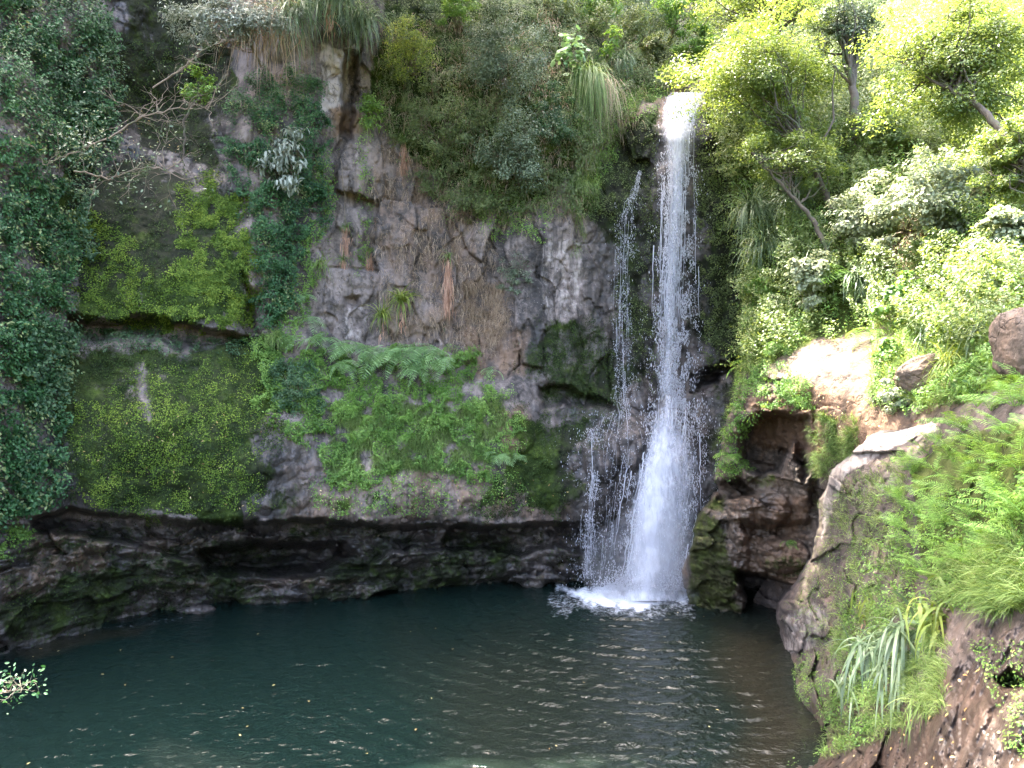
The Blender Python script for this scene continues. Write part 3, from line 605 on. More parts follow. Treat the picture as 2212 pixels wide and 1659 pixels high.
side(np.array([[885,1290,1375,18.3],[960,1240,1400,18.],[1060,1235,1385,17.8],[1266,1235,1350,17.6]], float), 'wet thin film of water spreading over the dark boulders left of the main waterfall', .10)
side(SIDE2, 'lowest thin trickle dripping off dark rock into the pool edge', .16)
# foam flecks thrown up where the fall lands, and small leaves floating on the pool
mb = MB(); n_ = 30; u = 60+1500*rs.rand(n_)**1.2; v = 1350+300*rs.rand(n_); v = np.where(rs.rand(n_) < .35, 1395+30*rs.rand(n_)-(u-60)*.06, v); D_ = 4.98*F/(v-CV)
P_ = PT(u, v, D_); P_[:, 2] = .022; leaves(mb, P_, nrm(rnd(n_, .08)+np.array([0, 0, 1.])), .035+.03*rs.rand(n_), .5, wide=True); stuff('floating_leaves', mb, M['litter'], 'small yellow leaves floating on the dark pool', 'leaf litter')
mb = MB(); n_ = 5200
u = 1400+rs.normal(size=n_)*48; v = 1276-np.abs(rs.normal(size=n_))*22; k = .006+.008*rs.rand(n_)
drops(mb, PT(u, v, 17.25+rs.normal(size=n_)*.22), k, k*1.5); obj('splash', mb, fm, wf)['kind'] = 'stuff'

# ---------------------------------------------------------------- scattering on the sheets
def rpoly(poly, n_, soft=10, amp=16, clump=0., cs=22., k=0):
    p = np.array(poly, float); lo = p.min(0)-soft; hi = p.max(0)+soft; uo = []; vo = []; tot = 0
    for _ in range(60):
        u = lo[0]+(hi[0]-lo[0])*rs.rand(n_); v = lo[1]+(hi[1]-lo[1])*rs.rand(n_)
        w = pm(u, v, poly, soft, amp)
        if clump: w = w*sstep(-clump*.5, .35, fbm(np.stack([u/cs, v/cs, 0*u+k], -1), 3, 31+k)+.25-.25*clump)
        m_ = rs.rand(n_) < w; uo.append(u[m_]); vo.append(v[m_]); tot += m_.sum()
        if tot > n_: break
    return np.concatenate(uo)[:n_], np.concatenate(vo)[:n_]
def cover(mb, S, poly, n_, size, aspect=.55, lift=.25, clump=.5, cs=22., soft=10, wide=False, up=.5, amp=16, k=0, jitter=.8, droop=.5):
    u, v = rpoly(poly, n_, soft, amp, clump, cs, k); D, nn = S.samp(u, v); m_ = len(u)
    thick = lift*(.35+.65*sstep(-.4, .5, fbm(np.stack([u/cs, v/cs, 0*u+k], -1), 3, 31+k)))
    pos = PT(u, v, D)+nn*(thick*rs.rand(m_)**.7)[:, None]
    nor = nrm(nn+np.array([0, -.15, up])+rnd(m_, jitter*.6))
    leaves(mb, pos, nor, size*(.55+.8*rs.rand(m_)), aspect, droop=droop, wide=wide)
def grassy(mb, S, poly, n_, L, wid=.008, clump=.4, cs=20., soft=10, up=.9, droop=1.6, amp=16, k=0, seg=4):
    u, v = rpoly(poly, n_, soft, amp, clump, cs, k); D, nn = S.samp(u, v); m_ = len(u)
    blades(mb, PT(u, v, D)+nn*.01, nrm(nn*.7+np.array([0, 0, up])+rnd(m_, .45)), L*(.5+.8*rs.rand(m_)), wid*(.6+.8*rs.rand(m_)), droop*(.5+rs.rand(m_)), seg)

# creepers on the left walls
mb = MB(); cover(mb, CL, [(-60,365),(60,360),(140,400),(150,560),(125,700),(130,900),(135,1060),(60,1110),(-60,1130)], 26000, .062, .6, .45, .55, 26)
stuff('creeper_mat', mb, M['ivy'], 'dark green creeper mat draping the lower left cliff', 'creeper')
mb = MB(); cover(mb, CL, [(-60,-60),(190,-60),(240,60),(255,200),(240,360),(160,380),(90,330),(-60,350)], 24000, .062, .6, .5, .6, 28, k=3)
stuff('creeper_mat', mb, M['ivy'], 'dark green creeper curtain over the top left cliff corner', 'creeper')
mb = MB(); cover(mb, CL, [(60,30),(200,30),(250,150),(250,330),(180,420),(210,560),(150,560),(140,400),(90,200)], 7000, .065, .6, .6, .8, 24, k=5)
cover(mb, CL, [(40,700),(130,700),(135,860),(60,900),(30,800)], 2600, .075, .6, .6, .7, 24, k=6)
stuff('creeper_mat', mb, M['ivy_light'], 'paler sprawling creeper shoots among the dark creeper at left', 'creeper')
mb = MB(); cover(mb, CL, [(505,230),(560,170),(640,150),(690,180),(700,330),(690,500),(640,560),(630,640),(600,720),(560,700),(545,560),(500,420)], 30000, .052, .6, .45, .5, 24, k=7)
stuff('creeper_mat', mb, M['ivy'], 'dense dark green creeper column beside the grey rock face', 'creeper')
mb = MB(); cover(mb, CL, [(-60,-60),(190,-60),(250,200),(160,400),(140,700),(130,1060),(-60,1130)], 4200, .075, .5, .6, .9, 30, k=105)
cover(mb, CL, [(505,230),(640,150),(700,330),(640,560),(600,720),(550,600)], 2600, .06, .5, .55, .9, 26, k=106)
stuff('undergrowth', mb, M['olive'], 'mixed olive and browning leaves poking through the dark creeper', 'undergrowth')
# moss
mb = MB(); cover(mb, CL, [(395,390),(480,400),(540,520),(548,700),(360,700),(365,600),(420,540)], 24000, .040, .7, .06, .6, 24, amp=60, soft=24, k=9)
cover(mb, CL, [(150,470),(230,460),(330,600),(360,700),(150,690)], 8000, .034, .7, .06, .7, 22, amp=70, soft=24, k=10)
cover(mb, CL, [(150,880),(330,800),(590,760),(600,880),(540,1000),(545,1110),(330,1105),(180,1070)], 15000, .032, .7, .06, .9, 21, amp=70, soft=24, k=11)
stuff('moss', mb, M['moss'], 'bright yellow green moss tufts on the left rock faces', 'moss')
mb = MB(); cover(mb, CL, [(130,735),(560,735),(600,900),(555,1120),(330,1112),(160,1090)], 17000, .032, .7, .05, .6, 26, amp=70, soft=24, k=12)
cover(mb, CL, [(150,390),(520,400),(540,700),(150,700)], 9000, .032, .7, .05, .7, 26, amp=70, soft=24, k=13)
cover(mb, CL, [(1140,700),(1340,690),(1340,900),(1240,1000),(1230,1125),(1000,1120),(1130,1000)], 12000, .03, .7, .04, .9, 24, amp=70, soft=24, k=14)
cover(mb, CL, [(250,80),(480,120),(480,380),(250,260)], 6000, .04, .6, .1, 1., 20, k=15)
cover(mb, CL, [(0,1130),(1340,1150),(1340,1240),(780,1200),(600,1290),(0,1400)], 6000, .03, .7, .04, 1.2, 30, amp=70, soft=24, k=16)
stuff('moss', mb, M['moss_dark'], 'dark green moss film over the wet cliff', 'moss')
mb = MB(); cover(mb, CL, [(1500,330),(1600,330),(1610,790),(1530,790),(1510,560)], 8000, .045, .6, .12, .7, 18, k=17)
cover(mb, CL, [(1310,240),(1420,230),(1425,860),(1330,700),(1330,480),(1240,480)], 7000, .038, .6, .1, 1.1, 18, k=18)
stuff('moss', mb, M['olive'], 'olive moss and tiny plants on the walls beside the waterfall', 'moss')
# upper slope undergrowth
mb = MB(); cover(mb, CL, [(800,-60),(1500,-60),(1470,180),(1320,240),(1260,420),(1230,470),(1000,480),(900,400),(840,300),(800,150)], 75000, .055, .5, .5, .45, 30, k=20, soft=20)
cover(mb, CL, [(1380,-60),(1640,-60),(1600,190),(1540,200),(1500,150),(1440,200),(1400,190)], 22000, .07, .5, .6, .3, 30, k=120)
stuff('undergrowth', mb, M['olive'], 'tangled olive undergrowth clothing the upper slope left of the fall', 'undergrowth')
mb = MB(); cover(mb, CL, [(1250,150),(1440,60),(1440,200),(1340,300),(1300,400),(1230,460)], 6000, .05, .5, .3, .9, 20, k=21)
cover(mb, CL, [(1000,430),(1200,430),(1180,520),(1060,520)], 2200, .05, .5, .3, .9, 20, k=22)
cover(mb, CL, [(690,330),(720,330),(700,560),(640,740),(560,760),(620,620)], 4500, .05, .5, .25, .8, 20, k=23)
cover(mb, CL, [(770,290),(800,300),(790,600),(770,600)], 1000, .045, .5, .2, .9, 16, k=24)
stuff('undergrowth', mb, M['fresh'], 'scattered fresh green weeds on the cliff cracks', 'undergrowth')
mb = MB(); grassy(mb, CL, [(800,60),(1450,0),(1440,220),(1290,330),(1250,480),(1000,500),(820,330)], 5500, .5, .010, .8, 26, up=.1, droop=3.5, k=25)
grassy(mb, CL, [(800,380),(1000,400),(1100,640),(1050,780),(830,740),(800,560)], 3300, .32, .009, .9, 24, up=.1, droop=3.2, k=26)
grassy(mb, CL, [(1000,580),(1110,640),(1090,740),(1000,700)], 2600, .28, .008, .7, 20, up=.2, droop=3., k=27)
stuff('dry_grass', mb, M['straw'], 'straw coloured dry grass hanging over the grey rock face', 'grass')
# the green ledge in the middle
LEDGE = [(545,745),(650,730),(760,770),(960,760),(1040,800),(1100,860),(1120,960),(1080,1030),(980,1040),(880,1010),(830,1060),(700,1060),(670,985),(600,930),(560,880)]
mb = MB(); cover(mb, CL, LEDGE, 60000, .045, .5, .28, .15, 22, k=30, up=.8, amp=30)
stuff('ledge_greenery', mb, M['fresh'], 'bright green herb cover on the ledge below the arching ferns', 'ground cover')
mb = MB(); grassy(mb, CL, [(720,880),(1080,870),(1110,980),(980,1030),(840,1010),(720,1040)], 26000, .24, .007, .15, 24, up=.4, droop=2.6, k=31)
grassy(mb, CL, [(1240,560),(1290,400),(1300,250),(1250,240),(1230,440)], 1500, .4, .009, .7, 20, up=.1, droop=3, k=32)
grassy(mb, CL, [(1290,200),(1400,190),(1330,330),(1250,470),(1220,400)], 2500, .3, .008, .7, 20, up=.3, droop=2.6, k=32)
stuff('grass', mb, M['grass'], 'soft green grass hanging on the central ledge and slope', 'grass')
mb = MB(); cover(mb, CL, [(570,790),(680,800),(690,900),(600,900)], 5000, .05, .5, .3, .5, 22, k=33)
cover(mb, CL, [(140,705),(330,715),(560,745),(560,765),(140,745)], 3000, .05, .5, .2, .7, 20, k=34)
stuff('undergrowth', mb, M['ivy_light'], 'blue green low plants at the left end of the ledges', 'undergrowth')
mb = MB(); cover(mb, CL, [(660,1040),(1120,1020),(1160,1100),(700,1120)], 2200, .045, .5, .12, 1., 22, k=35)
cover(mb, CL, [(-20,1100),(60,1110),(60,1190),(-20,1200)], 1200, .05, .5, .2, .8, 22, k=36)
stuff('undergrowth', mb, M['fresh'], 'sparse green weeds along the overhanging lip', 'undergrowth')

# right hillside
mb = MB(); cover(mb, HL, [(1500,-80),(2260,-80),(2260,720),(2130,790),(1900,700),(1620,800),(1600,500),(1540,330)], 150000, .065, .5, .8, .35, 34, k=40, soft=14)
stuff('undergrowth', mb, M['tree'], 'sunlit leafy undergrowth covering the right hillside', 'undergrowth')
mb = MB(); cover(mb, HL, [(1560,300),(1900,260),(2260,560),(2260,740),(1930,720),(1620,780),(1600,500)], 14000, .06, .5, .5, .9, 28, k=41)
cover(mb, HL, [(1560,960),(1600,960),(1620,1020),(1550,1030)], 1500, .04, .5, .12, .4, 18, k=42)
cover(mb, HL, [(1600,800),(1660,780),(1780,830),(1760,880),(1640,880),(1590,950),(1560,950)], 7000, .045, .5, .18, .6, 18, k=43)
cover(mb, HL, [(1890,700),(2212,740),(2240,820),(2100,860),(1960,900),(1880,860),(1900,760)], 9000, .05, .5, .3, .7, 20, k=44)
stuff('undergrowth', mb, M['fresh'], 'fresh green plants above the brown rock on the right', 'undergrowth')
mb = MB(); grassy(mb, HL, [(1590,640),(1700,640),(1760,720),(1640,800),(1600,860),(1560,960)], 6000, .30, .008, .4, 20, up=.5, droop=2.4, k=45)
grassy(mb, HL, [(1900,640),(2212,640),(2220,830),(2060,880),(1880,880)], 6000, .34, .009, .6, 22, up=.8, droop=2., k=46)
grassy(mb, HL, [(1755,900),(1850,900),(1860,1000),(1790,1030),(1760,1060)], 3500, .18, .007, .3, 18, up=.8, droop=1.8, k=47)
stuff('grass', mb, M['grass'], 'sunny grass tufts around the bare rock of the right slope', 'grass')
mb = MB(); grassy(mb, HL, [(1880,480),(2212,560),(2212,680),(2050,700),(1900,640)], 3000, .4, .010, .7, 22, up=.1, droop=3.2, k=48)
stuff('dry_grass', mb, M['straw'], 'dry hanging grass beneath the pale leafy bushes at right', 'grass')

# foreground bank
mb = MB(); grassy(mb, BK, [(1780,1100),(1830,1040),(1960,980),(1950,1150),(1990,1260),(1960,1280),(1900,1300),(1820,1420),(1760,1420),(1790,1290),(1850,1180)], 3600, .15, .006, 1., 24, up=.8, droop=2., k=50)
grassy(mb, BK, [(1800,1350),(1960,1280),(2060,1400),(2040,1540),(1900,1600),(1780,1640),(1760,1560),(1800,1480)], 6500, .16, .006, .8, 24, up=.7, droop=2.2, k=51)
grassy(mb, BK, [(2050,1200),(2230,1180),(2240,1320),(2160,1340),(2040,1300)], 2600, .26, .008, .6, 24, up=.8, droop=2.0, k=52)
grassy(mb, BK, [(1840,1080),(1880,1020),(1920,1150),(1830,1300),(1760,1400),(1700,1330),(1740,1240)], 1000, .14, .006, .6, 22, up=.6, droop=2.4, k=58)
stuff('grass', mb, M['grass'], 'fine grass spread over the brown foreground bank', 'grass')
mb = MB(); cover(mb, BK, [(1850,1200),(1960,1100),(2240,1000),(2240,1300),(2060,1320),(1950,1480),(1900,1600),(1760,1640),(1700,1659),(1740,1600),(1800,1500),(1800,1400)], 13000, .030, .6, .10, .9, 24, k=53, up=1., wide=True)
cover(mb, BK, [(1830,1090),(1880,1020),(1920,1150),(1830,1300),(1720,1340),(1740,1240)], 900, .024, .6, .05, 1.1, 22, k=62, up=.8)
cover(mb, BK, [(1700,1440),(1760,1400),(1790,1480),(1760,1540),(1710,1500)], 2200, .02, .6, .06, .6, 16, k=54, up=1.)
cover(mb, BK, [(2100,1380),(2240,1400),(2240,1659),(2180,1600)], 900, .022, .6, .04, 1.2, 20, k=55, up=1.)
stuff('ground_cover', mb, M['fresh'], 'small leafy weeds creeping over the foreground bank', 'ground cover')
mb = MB(); cover(mb, BK, [(1700,1580),(1900,1500),(2240,1380),(2240,1700),(1650,1700)], 55, .045, .4, .012, 0, 20, up=.9, jitter=.3, k=56, wide=True)
cover(mb, CL, [(160,900),(560,880),(560,1110),(200,1050)], 70, .06, .4, .05, 0, 20, up=.6, k=57); cover(mb, CL, [(540,430),(250,200),(230,300),(500,420)], 50, .055, .4, .05, 0, k=58)
cover(mb, CL, [(680,1000),(1150,1000),(1250,1080),(680,1110)], 80, .055, .4, .05, 0, 20, up=.6, k=59)
cover(mb, HL, [(1640,830),(1850,700),(1900,760),(1900,900),(2000,930),(1850,1000),(1760,900)], 170, .05, .45, .015, 0, 20, up=.9, jitter=.3, k=156)
stuff('leaf_litter', mb, M['litter'], 'fallen yellow and brown leaves scattered on rock and moss', 'leaf litter')

mm = mat('mist'); n = N(mm); pv = n('VolumePrincipled', {'Color': (.95, .95, 1, 1), 'Density': .16}); o_ = n('OutputMaterial'); mm.node_tree.links.new(pv.outputs[0], o_.inputs[1])
th, ph = np.meshgrid(np.linspace(0, math.pi, 13), np.arange(24)*math.pi/12, indexing='ij'); mb = MB()
i = np.arange(13*24).reshape(13, 24); j = np.roll(i, -1, 1); c_ = PT(1395, 1225, 17.0)
mb.add(c_+np.stack([1.5*np.sin(th)*np.cos(ph), .75*np.sin(th)*np.sin(ph), 1.25*np.cos(th)], -1), f4=np.stack([i[:-1], i[1:], j[1:], j[:-1]], -1).reshape(-1, 4))
o = obj('mist', mb, mm); o['kind'] = 'stuff'; o['label'] = 'faint mist hanging where the waterfall lands'; o['category'] = 'mist'
# ---------------------------------------------------------------- plants that stand as things
def shrub(name, label, cat, S, u, v, ru, rv, off, nleaf, lsize, m, aspect=.5, clumps=40, stem='twig', wide=False, root=None, depth=.6, group=None, bare=0, droop=.5, cr=.22, stemr=.018, D=None):
    D = D if D is not None else S.Dat(u, v, off)
    c = PT(u, v, D); R_ = np.array([ru/F*D, depth*max(ru, rv)/F*D, rv/F*D])
    base = root if root is not None else c+np.array([0, off*.9+R_[1]*.6, -R_[2]*.55])
    t_ = thing(name, label, cat, base, group)
    q = rnd(clumps); q = nrm(q)*(rs.rand(clumps)**.45)[:, None]; q[:, 1] = np.where(q[:, 1] > .35, -q[:, 1], q[:, 1]); cc = c+q*R_*.85
    w = rs.rand(clumps)*.9+.35; w /= w.sum(); ci = rs.choice(clumps, nleaf, p=w)
    cs_ = cr*(.6+.8*rs.rand(clumps))
    loc = rnd(nleaf); loc = nrm(loc)*(rs.rand(nleaf)**.5)[:, None]
    pos = cc[ci]+loc*(R_.mean()*cs_[ci])[:, None]*np.array([1.25, 1.25, .8])
    out = nrm(pos-c)
    nor = nrm(loc*.5+out*.35+np.array([0, -.1, .7])+rnd(nleaf, .35))
    mb = MB(); leaves(mb, pos, nor, lsize*(.55+.75*rs.rand(nleaf)), aspect, droop=droop, wide=wide); obj('foliage', mb, m, t_)
    mb = MB(); hub = base+(c-base)*.55
    tube(mb, wiggle(base, hub, 5, .06), stemr*1.6, stemr*1.1)
    order = rs.permutation(clumps)[:min(clumps, 16+bare)]
    for k in order: tube(mb, wiggle(hub+(base-hub)*.5*rs.rand(), cc[k]+rnd(1, .05)[0], 6, .10), stemr*.8, stemr*.2, 4)
    obj('stems', mb, M[stem], t_, smooth=True)
    return t_
def tuft(name, label, cat, pos, n_, L, wid, m, up=.6, out=.5, droop=2.5, spread=.06, seg=6, group=None, fwd=(0, -.5, 0), dead=0, skirt=None):
    t_ = thing(name, label, cat, pos, group); pos = np.asarray(pos, float)
    b_ = pos+rnd(n_, spread)*np.array([1, .5, .5]); d = nrm(rnd(n_, out)+np.array([0, 0, up])+np.array(fwd))
    mb = MB(); blades(mb, b_, d, L*(.55+.6*rs.rand(n_)), wid*(.7+.6*rs.rand(n_)), droop*(.6+.8*rs.rand(n_)), seg); obj('blades', mb, m, t_)
    if dead:
        mb = MB(); L2 = skirt or L; h_ = rs.rand(dead); b_ = pos+rnd(dead, .035)*(1+h_[:, None])+np.array([0, -.06, -1.])*(h_*L2*.75)[:, None]; d = nrm(rnd(dead, .28)+np.array([0, -.35, -.9]))
        blades(mb, b_, d, .26*min(1.3, L2)*(.6+.7*rs.rand(dead)), wid*.9, 2.2, seg); obj('dead_leaves', mb, M['dead'], t_)
    return t_

# top left and centre of the cliff
shrub('shrub', 'silvery grey bush overhanging the top edge above the dark recess', 'shrub', CL, 510, 35, 185, 75, 1.6, 9000, .085, M['silver'], .32, 60, depth=.4)
tuft('hanging_sedge', 'largest hanging sedge clump, topmost above the split grey rock', 'sedge', CL.at(715, -15, .7), 520, 1.5, .022, M['sedge'], .5, .7, 3.4, .28, dead=60, skirt=1.2)
tuft('hanging_sedge', 'dark green hanging sedge clump right of the split grey rock', 'sedge', CL.at(775, 45, .5), 300, 1.15, .022, M['sedge'], .4, .6, 3.4, .18)
tuft('hanging_sedge', 'long drooping brownish sedge curtain above the creeper column', 'sedge', CL.at(575, 55, .8), 330, 1.7, .018, M['straw'], .2, .5, 3.6, .30)
tuft('hanging_sedge', 'green drooping sedge beneath the silvery bush', 'sedge', CL.at(640, 30, .9), 260, 1.3, .02, M['sedge'], .3, .6, 3.4, .25)
shrub('leafy_weed', 'bright green leafy weed in the crack beside the brown rock', 'plant', CL, 805, 240, 32, 62, .25, 1500, .07, M['fresh'], .5, 22, cr=.3)
tuft('grass_tuft', 'bright green grass tuft under the leafy weed in the crack', 'grass tuft', CL.at(790, 268, .2), 90, .45, .012, M['grass'], .5, .6, 3)
shrub('shrub', 'yellow green small leaved bush right of the hanging sedges', 'shrub', CL, 885, 105, 82, 92, .7, 5200, .05, M['yellowgreen'], .55, 42, bare=14)
shrub('shrub', 'large grey green shrub at the top centre of the slope', 'shrub', CL, 1090, 120, 125, 130, .8, 9500, .065, M['greyleaf'], .5, 60)
shrub('shrub', 'fresh green shrub at the very top between yellow and grey bushes', 'shrub', CL, 985, 25, 60, 50, .8, 3000, .06, M['fresh'], .5, 26)
shrub('shrub', 'dull olive shrub with brown twigs in the middle of the slope', 'shrub', CL, 955, 265, 105, 110, .6, 6500, .055, M['olive'], .5, 46, bare=20)
shrub('shrub', 'grey green shrub hanging above the pale rock slab', 'shrub', CL, 1130, 330, 110, 120, .7, 8000, .062, M['greyleaf'], .5, 52, bare=10)
shrub('shrub', 'low dark green shrub over the top edge of the grey rock face', 'shrub', CL, 1030, 425, 95, 62, .5, 4800, .05, M['olive'], .5, 36, bare=10)
shrub('shrub', 'olive shrub just left of the long hanging grass', 'shrub', CL, 1195, 250, 60, 90, .7, 3600, .06, M['ivy_light'], .5, 30)
shrub('shrub', 'reddish tinged shrub at the top above the waterfall lip', 'shrub', CL, 1345, 60, 110, 70, 1.6, 5200, .07, M['olive'], .45, 40, D=21.5)
shrub('shrub', 'fresh green bush at the top edge directly above the waterfall', 'shrub', CL, 1465, 25, 80, 60, 1., 4200, .075, M['fresh'], .45, 34, D=21.5)
shrub('broadleaf_plant', 'plant with big round pale green leaves near the slope centre', 'plant', CL, 1235, 130, 45, 75, .9, 130, .17, M['fern_pale'], .9, 14, wide=True, cr=.35)
shrub('broadleaf_plant', 'sprig of long narrow bright leaves above the hanging grass', 'plant', CL, 1318, 90, 34, 34, 1.4, 170, .22, M['fresh'], .18, 8, wide=True, cr=.5, D=20.3)
tuft('hanging_grass', 'long blue green hanging grass left of the waterfall top', 'grass', CL.at(1272, 165, .45), 420, 2.5, .013, M['grass'], -.1, .16, 3.2, .16)
tuft('hanging_grass', 'tan dry grass hanging beside the blue green grass', 'grass', CL.at(1300, 180, .4), 200, 2.0, .010, M['straw'], -.2, .16, 3.0, .12)
tuft('hanging_grass', 'bright grass tuft on the wall below the long hanging grass', 'grass', CL.at(1252, 400, .2), 260, .75, .010, M['grass'], .4, .5, 3, .12)
tuft('sedge_clump', 'small sedge clump in the gully above the waterfall', 'sedge', PT(1345, 130, 20.9), 110, .9, .016, M['sedge'], .4, .5, 3.0, .12)
shrub('broadleaf_shrub', 'pale large leaved shrub standing out from the creeper column', 'shrub', CL, 622, 350, 60, 85, .55, 560, .17, M['silver'], .34, 26, wide=True, cr=.3, droop=1.6)
shrub('shrub', 'small leaved shrub at the foot of the grey face by the slab', 'shrub', CL, 1110, 595, 52, 62, .35, 1900, .05, M['greyleaf'], .5, 24, bare=8)
shrub('shrub', 'bright bushy plant at the right end of the fern ledge', 'shrub', CL, 1000, 775, 46, 46, .35, 2200, .05, M['fresh'], .5, 24)
shrub('shrub', 'blue green bushy plant at the left end of the fern ledge', 'shrub', CL, 640, 845, 66, 55, .3, 3000, .045, M['ivy_light'], .5, 30)
shrub('leafy_weed', 'small leafy weed on the rock left of the ledge', 'plant', CL, 590, 905, 24, 20, .15, 420, .045, M['fresh'], .5, 12)
shrub('leafy_weed', 'small leafy weed hanging below the right end of the ledge', 'plant', CL, 1035, 1025, 26, 26, .2, 520, .05, M['fresh'], .5, 12)
shrub('leafy_weed', 'bright little weed on the lip of the overhang', 'plant', CL, 745, 1106, 18, 10, .1, 180, .04, M['fresh'], .5, 8)
for (u, v, ru, rv, D_, m_, lab) in ((1500,95,60,50,21.4,'fresh','bright bush on the left rim of the gully behind the waterfall lip'),(1420,110,55,45,22.3,'olive','olive bush deep in the gully above the waterfall'),
                                   (1395,25,70,45,24,'greyleaf','grey green bush high in the gully above the waterfall'),(1290,15,60,50,22,'fresh','light green bush at the top left of the gully'),(1480,165,32,22,20.9,'grass','low bright plant right behind the waterfall lip'),
                                   (1190,40,70,60,21.3,'olive','tangled olive bush along the top edge left of the round leaved plant')):
    shrub('shrub', lab, 'shrub', CL, u, v, ru, rv, .6, 4200 if ru > 40 else 1200, .07, M[m_], .5, 34, D=D_, bare=6)
# dry skirts
for (u, v, L, n_, lab) in ((872, 305, 1.0, 170, 'topmost tan dead leaf skirt hanging from a green tuft'), (748, 490, .85, 130, 'narrow tan dead leaf skirt beside the dark rock crack'),
                           (742, 560, .48, 120, 'short tan dead leaf skirt below the narrow one'), (968, 555, 1.75, 320, 'longest tan dead leaf skirt hanging at the centre of the grey face'),
                           (800, 545, .8, 90, 'wispy tan dead leaf skirt on the grey rock')):
    tuft('hanging_tuft', lab, 'plant', CL.at(u, v, .18), 36, .4, .014, M['grass'], .6, .5, 3.0, .04, dead=n_, skirt=L, group='tufts with dead leaf skirts on the grey face')
tuft('strap_leaf_plant', 'taller strap leaved plant with arching green leaves on the grey face', 'plant', CL.at(868, 652, .2), 110, .75, .026, M['yellowgreen'], .9, .7, 2.6, .05, dead=30, skirt=.9)
tuft('strap_leaf_plant', 'lower strap leaved plant left of the taller one', 'plant', CL.at(825, 682, .2), 90, .6, .024, M['yellowgreen'], .8, .7, 2.6, .05, dead=20, skirt=.7)
tuft('grass_tuft', 'arching grass tuft above the small ferns by the creeper column', 'grass tuft', CL.at(690, 575, .25), 90, .55, .016, M['grass'], .8, .6, 2.8)
tuft('grass_tuft', 'drooping grass tuft at the foot of the creeper column', 'grass tuft', CL.at(595, 728, .25), 120, .55, .012, M['grass'], .4, .6, 3)
# hanging roots and vines down the face
for i, (a, b_, lab) in enumerate((((1238, 470), (1228, 545), 'thin pale root hanging near the pale slab'), ((960, 700), (958, 770), 'thin brown root below the longest dead leaf skirt'),
                                  ((735, 330), (762, 640), 'long thin vine running down the dark rock crack'), ((1095, 400), (1088, 500), 'pale vine hanging at the right of the grey face'))):
    mb = MB(); x = np.linspace(0, 1, 14); tube(mb, PT(a[0]+(b_[0]-a[0])*x+rs.normal(size=14)*2, a[1]+(b_[1]-a[1])*x, CL.samp(a[0]+(b_[0]-a[0])*x, a[1]+(b_[1]-a[1])*x)[0]-.1), .012, .006, 5)
    tag(obj('hanging_root', mb, M['twig'], smooth=True), lab, 'root')

# bare branches at the left
def branch(name, label, pts, r, kids, lv=None, nl=0, m='twig', ls=.06, seed=0, cat='branch', D=None, spread=.25, leafm='greyleaf', kidlen=.8):
    P_ = np.array([PT(*p_) for p_ in pts]); t_ = thing(name, label, cat, P_[0]); mb = MB()
    k = np.linspace(0, len(P_)-1, 5*len(P_)); Q = np.stack([np.interp(k, range(len(P_)), P_[:, c]) for c in range(3)], -1)
    Q[1:] += rnd(len(Q)-1, .015); tube(mb, Q, r, r*.35, 6); ends = []
    for _ in range(kids):
        j = rs.randint(len(Q)//4, len(Q)); d = nrm(Q[min(j+1, len(Q)-1)]-Q[j-1]+rnd(1, .8)[0]*np.array([1, .5, 1])); L = kidlen*(.4+.7*rs.rand())
        e = Q[j]+d*L; w = wiggle(Q[j], e, 7, .14, -.05); tube(mb, w, r*.4, r*.12, 4); ends.append(e)
        for _k in range(3):
            jj = rs.randint(2, 7); e2 = w[jj-1]+nrm(d+rnd(1, .7)[0])*L*.45; tube(mb, wiggle(w[jj-1], e2, 5, .12), r*.2, r*.08, 4); ends.append(e2)
    obj('limb', mb, M[m], t_, smooth=True)
    if nl:
        E = np.array(ends); ci = rs.randint(len(E), size=nl); pos = E[ci]+rnd(nl, spread*.5); mb = MB()
        leaves(mb, pos, nrm(rnd(nl, .6)+np.array([0, -.3, .8])), ls*(.6+.7*rs.rand(nl)), .5, wide=nl < 2500); obj('foliage', mb, M[leafm], t_)
    return t_
branch('bare_branch', 'bare pale branch forking upward before the dark recess', [(235,300,14.9),(300,255,14.9),(370,235,14.8),(450,235,14.8)], .022, 22, nl=40, kidlen=1.0)
branch('bare_branch', 'bare twisted branch with few pale leaves above the mossy block', [(160,370,14.7),(235,385,14.6),(330,355,14.6),(400,390,14.6)], .022, 22, nl=260, ls=.07, kidlen=.9)
branch('bare_branch', 'topmost bare branch against the dark recess', [(330,190,15.2),(400,145,15.1),(440,105,15.0),(480,90,15.)], .018, 14, nl=50, kidlen=.6)
branch('bare_branch', 'drooping grey twig at the far left above the creeper', [(230,300,14.0),(160,330,13.9),(90,355,13.8)], .016, 14, nl=330, ls=.07, kidlen=.7)
branch('leaning_sapling', 'small leaning sapling with light green leaves in the dark recess', [(497,155,17),(465,190,16.7),(420,225,16.6),(396,262,16.5),(400,300,16.5),(393,345,16.5)], .045, 9, nl=0, kidlen=.5, m='bark', cat='tree')
shrub('sapling_branch', 'light green leafy sprays on the branch in the dark recess', 'branch', CL, 440, 195, 48, 70, 1., 1100, .07, M['fresh'], .5, 22, D=16.4, cr=.25, root=PT(455, 215, 16.6))

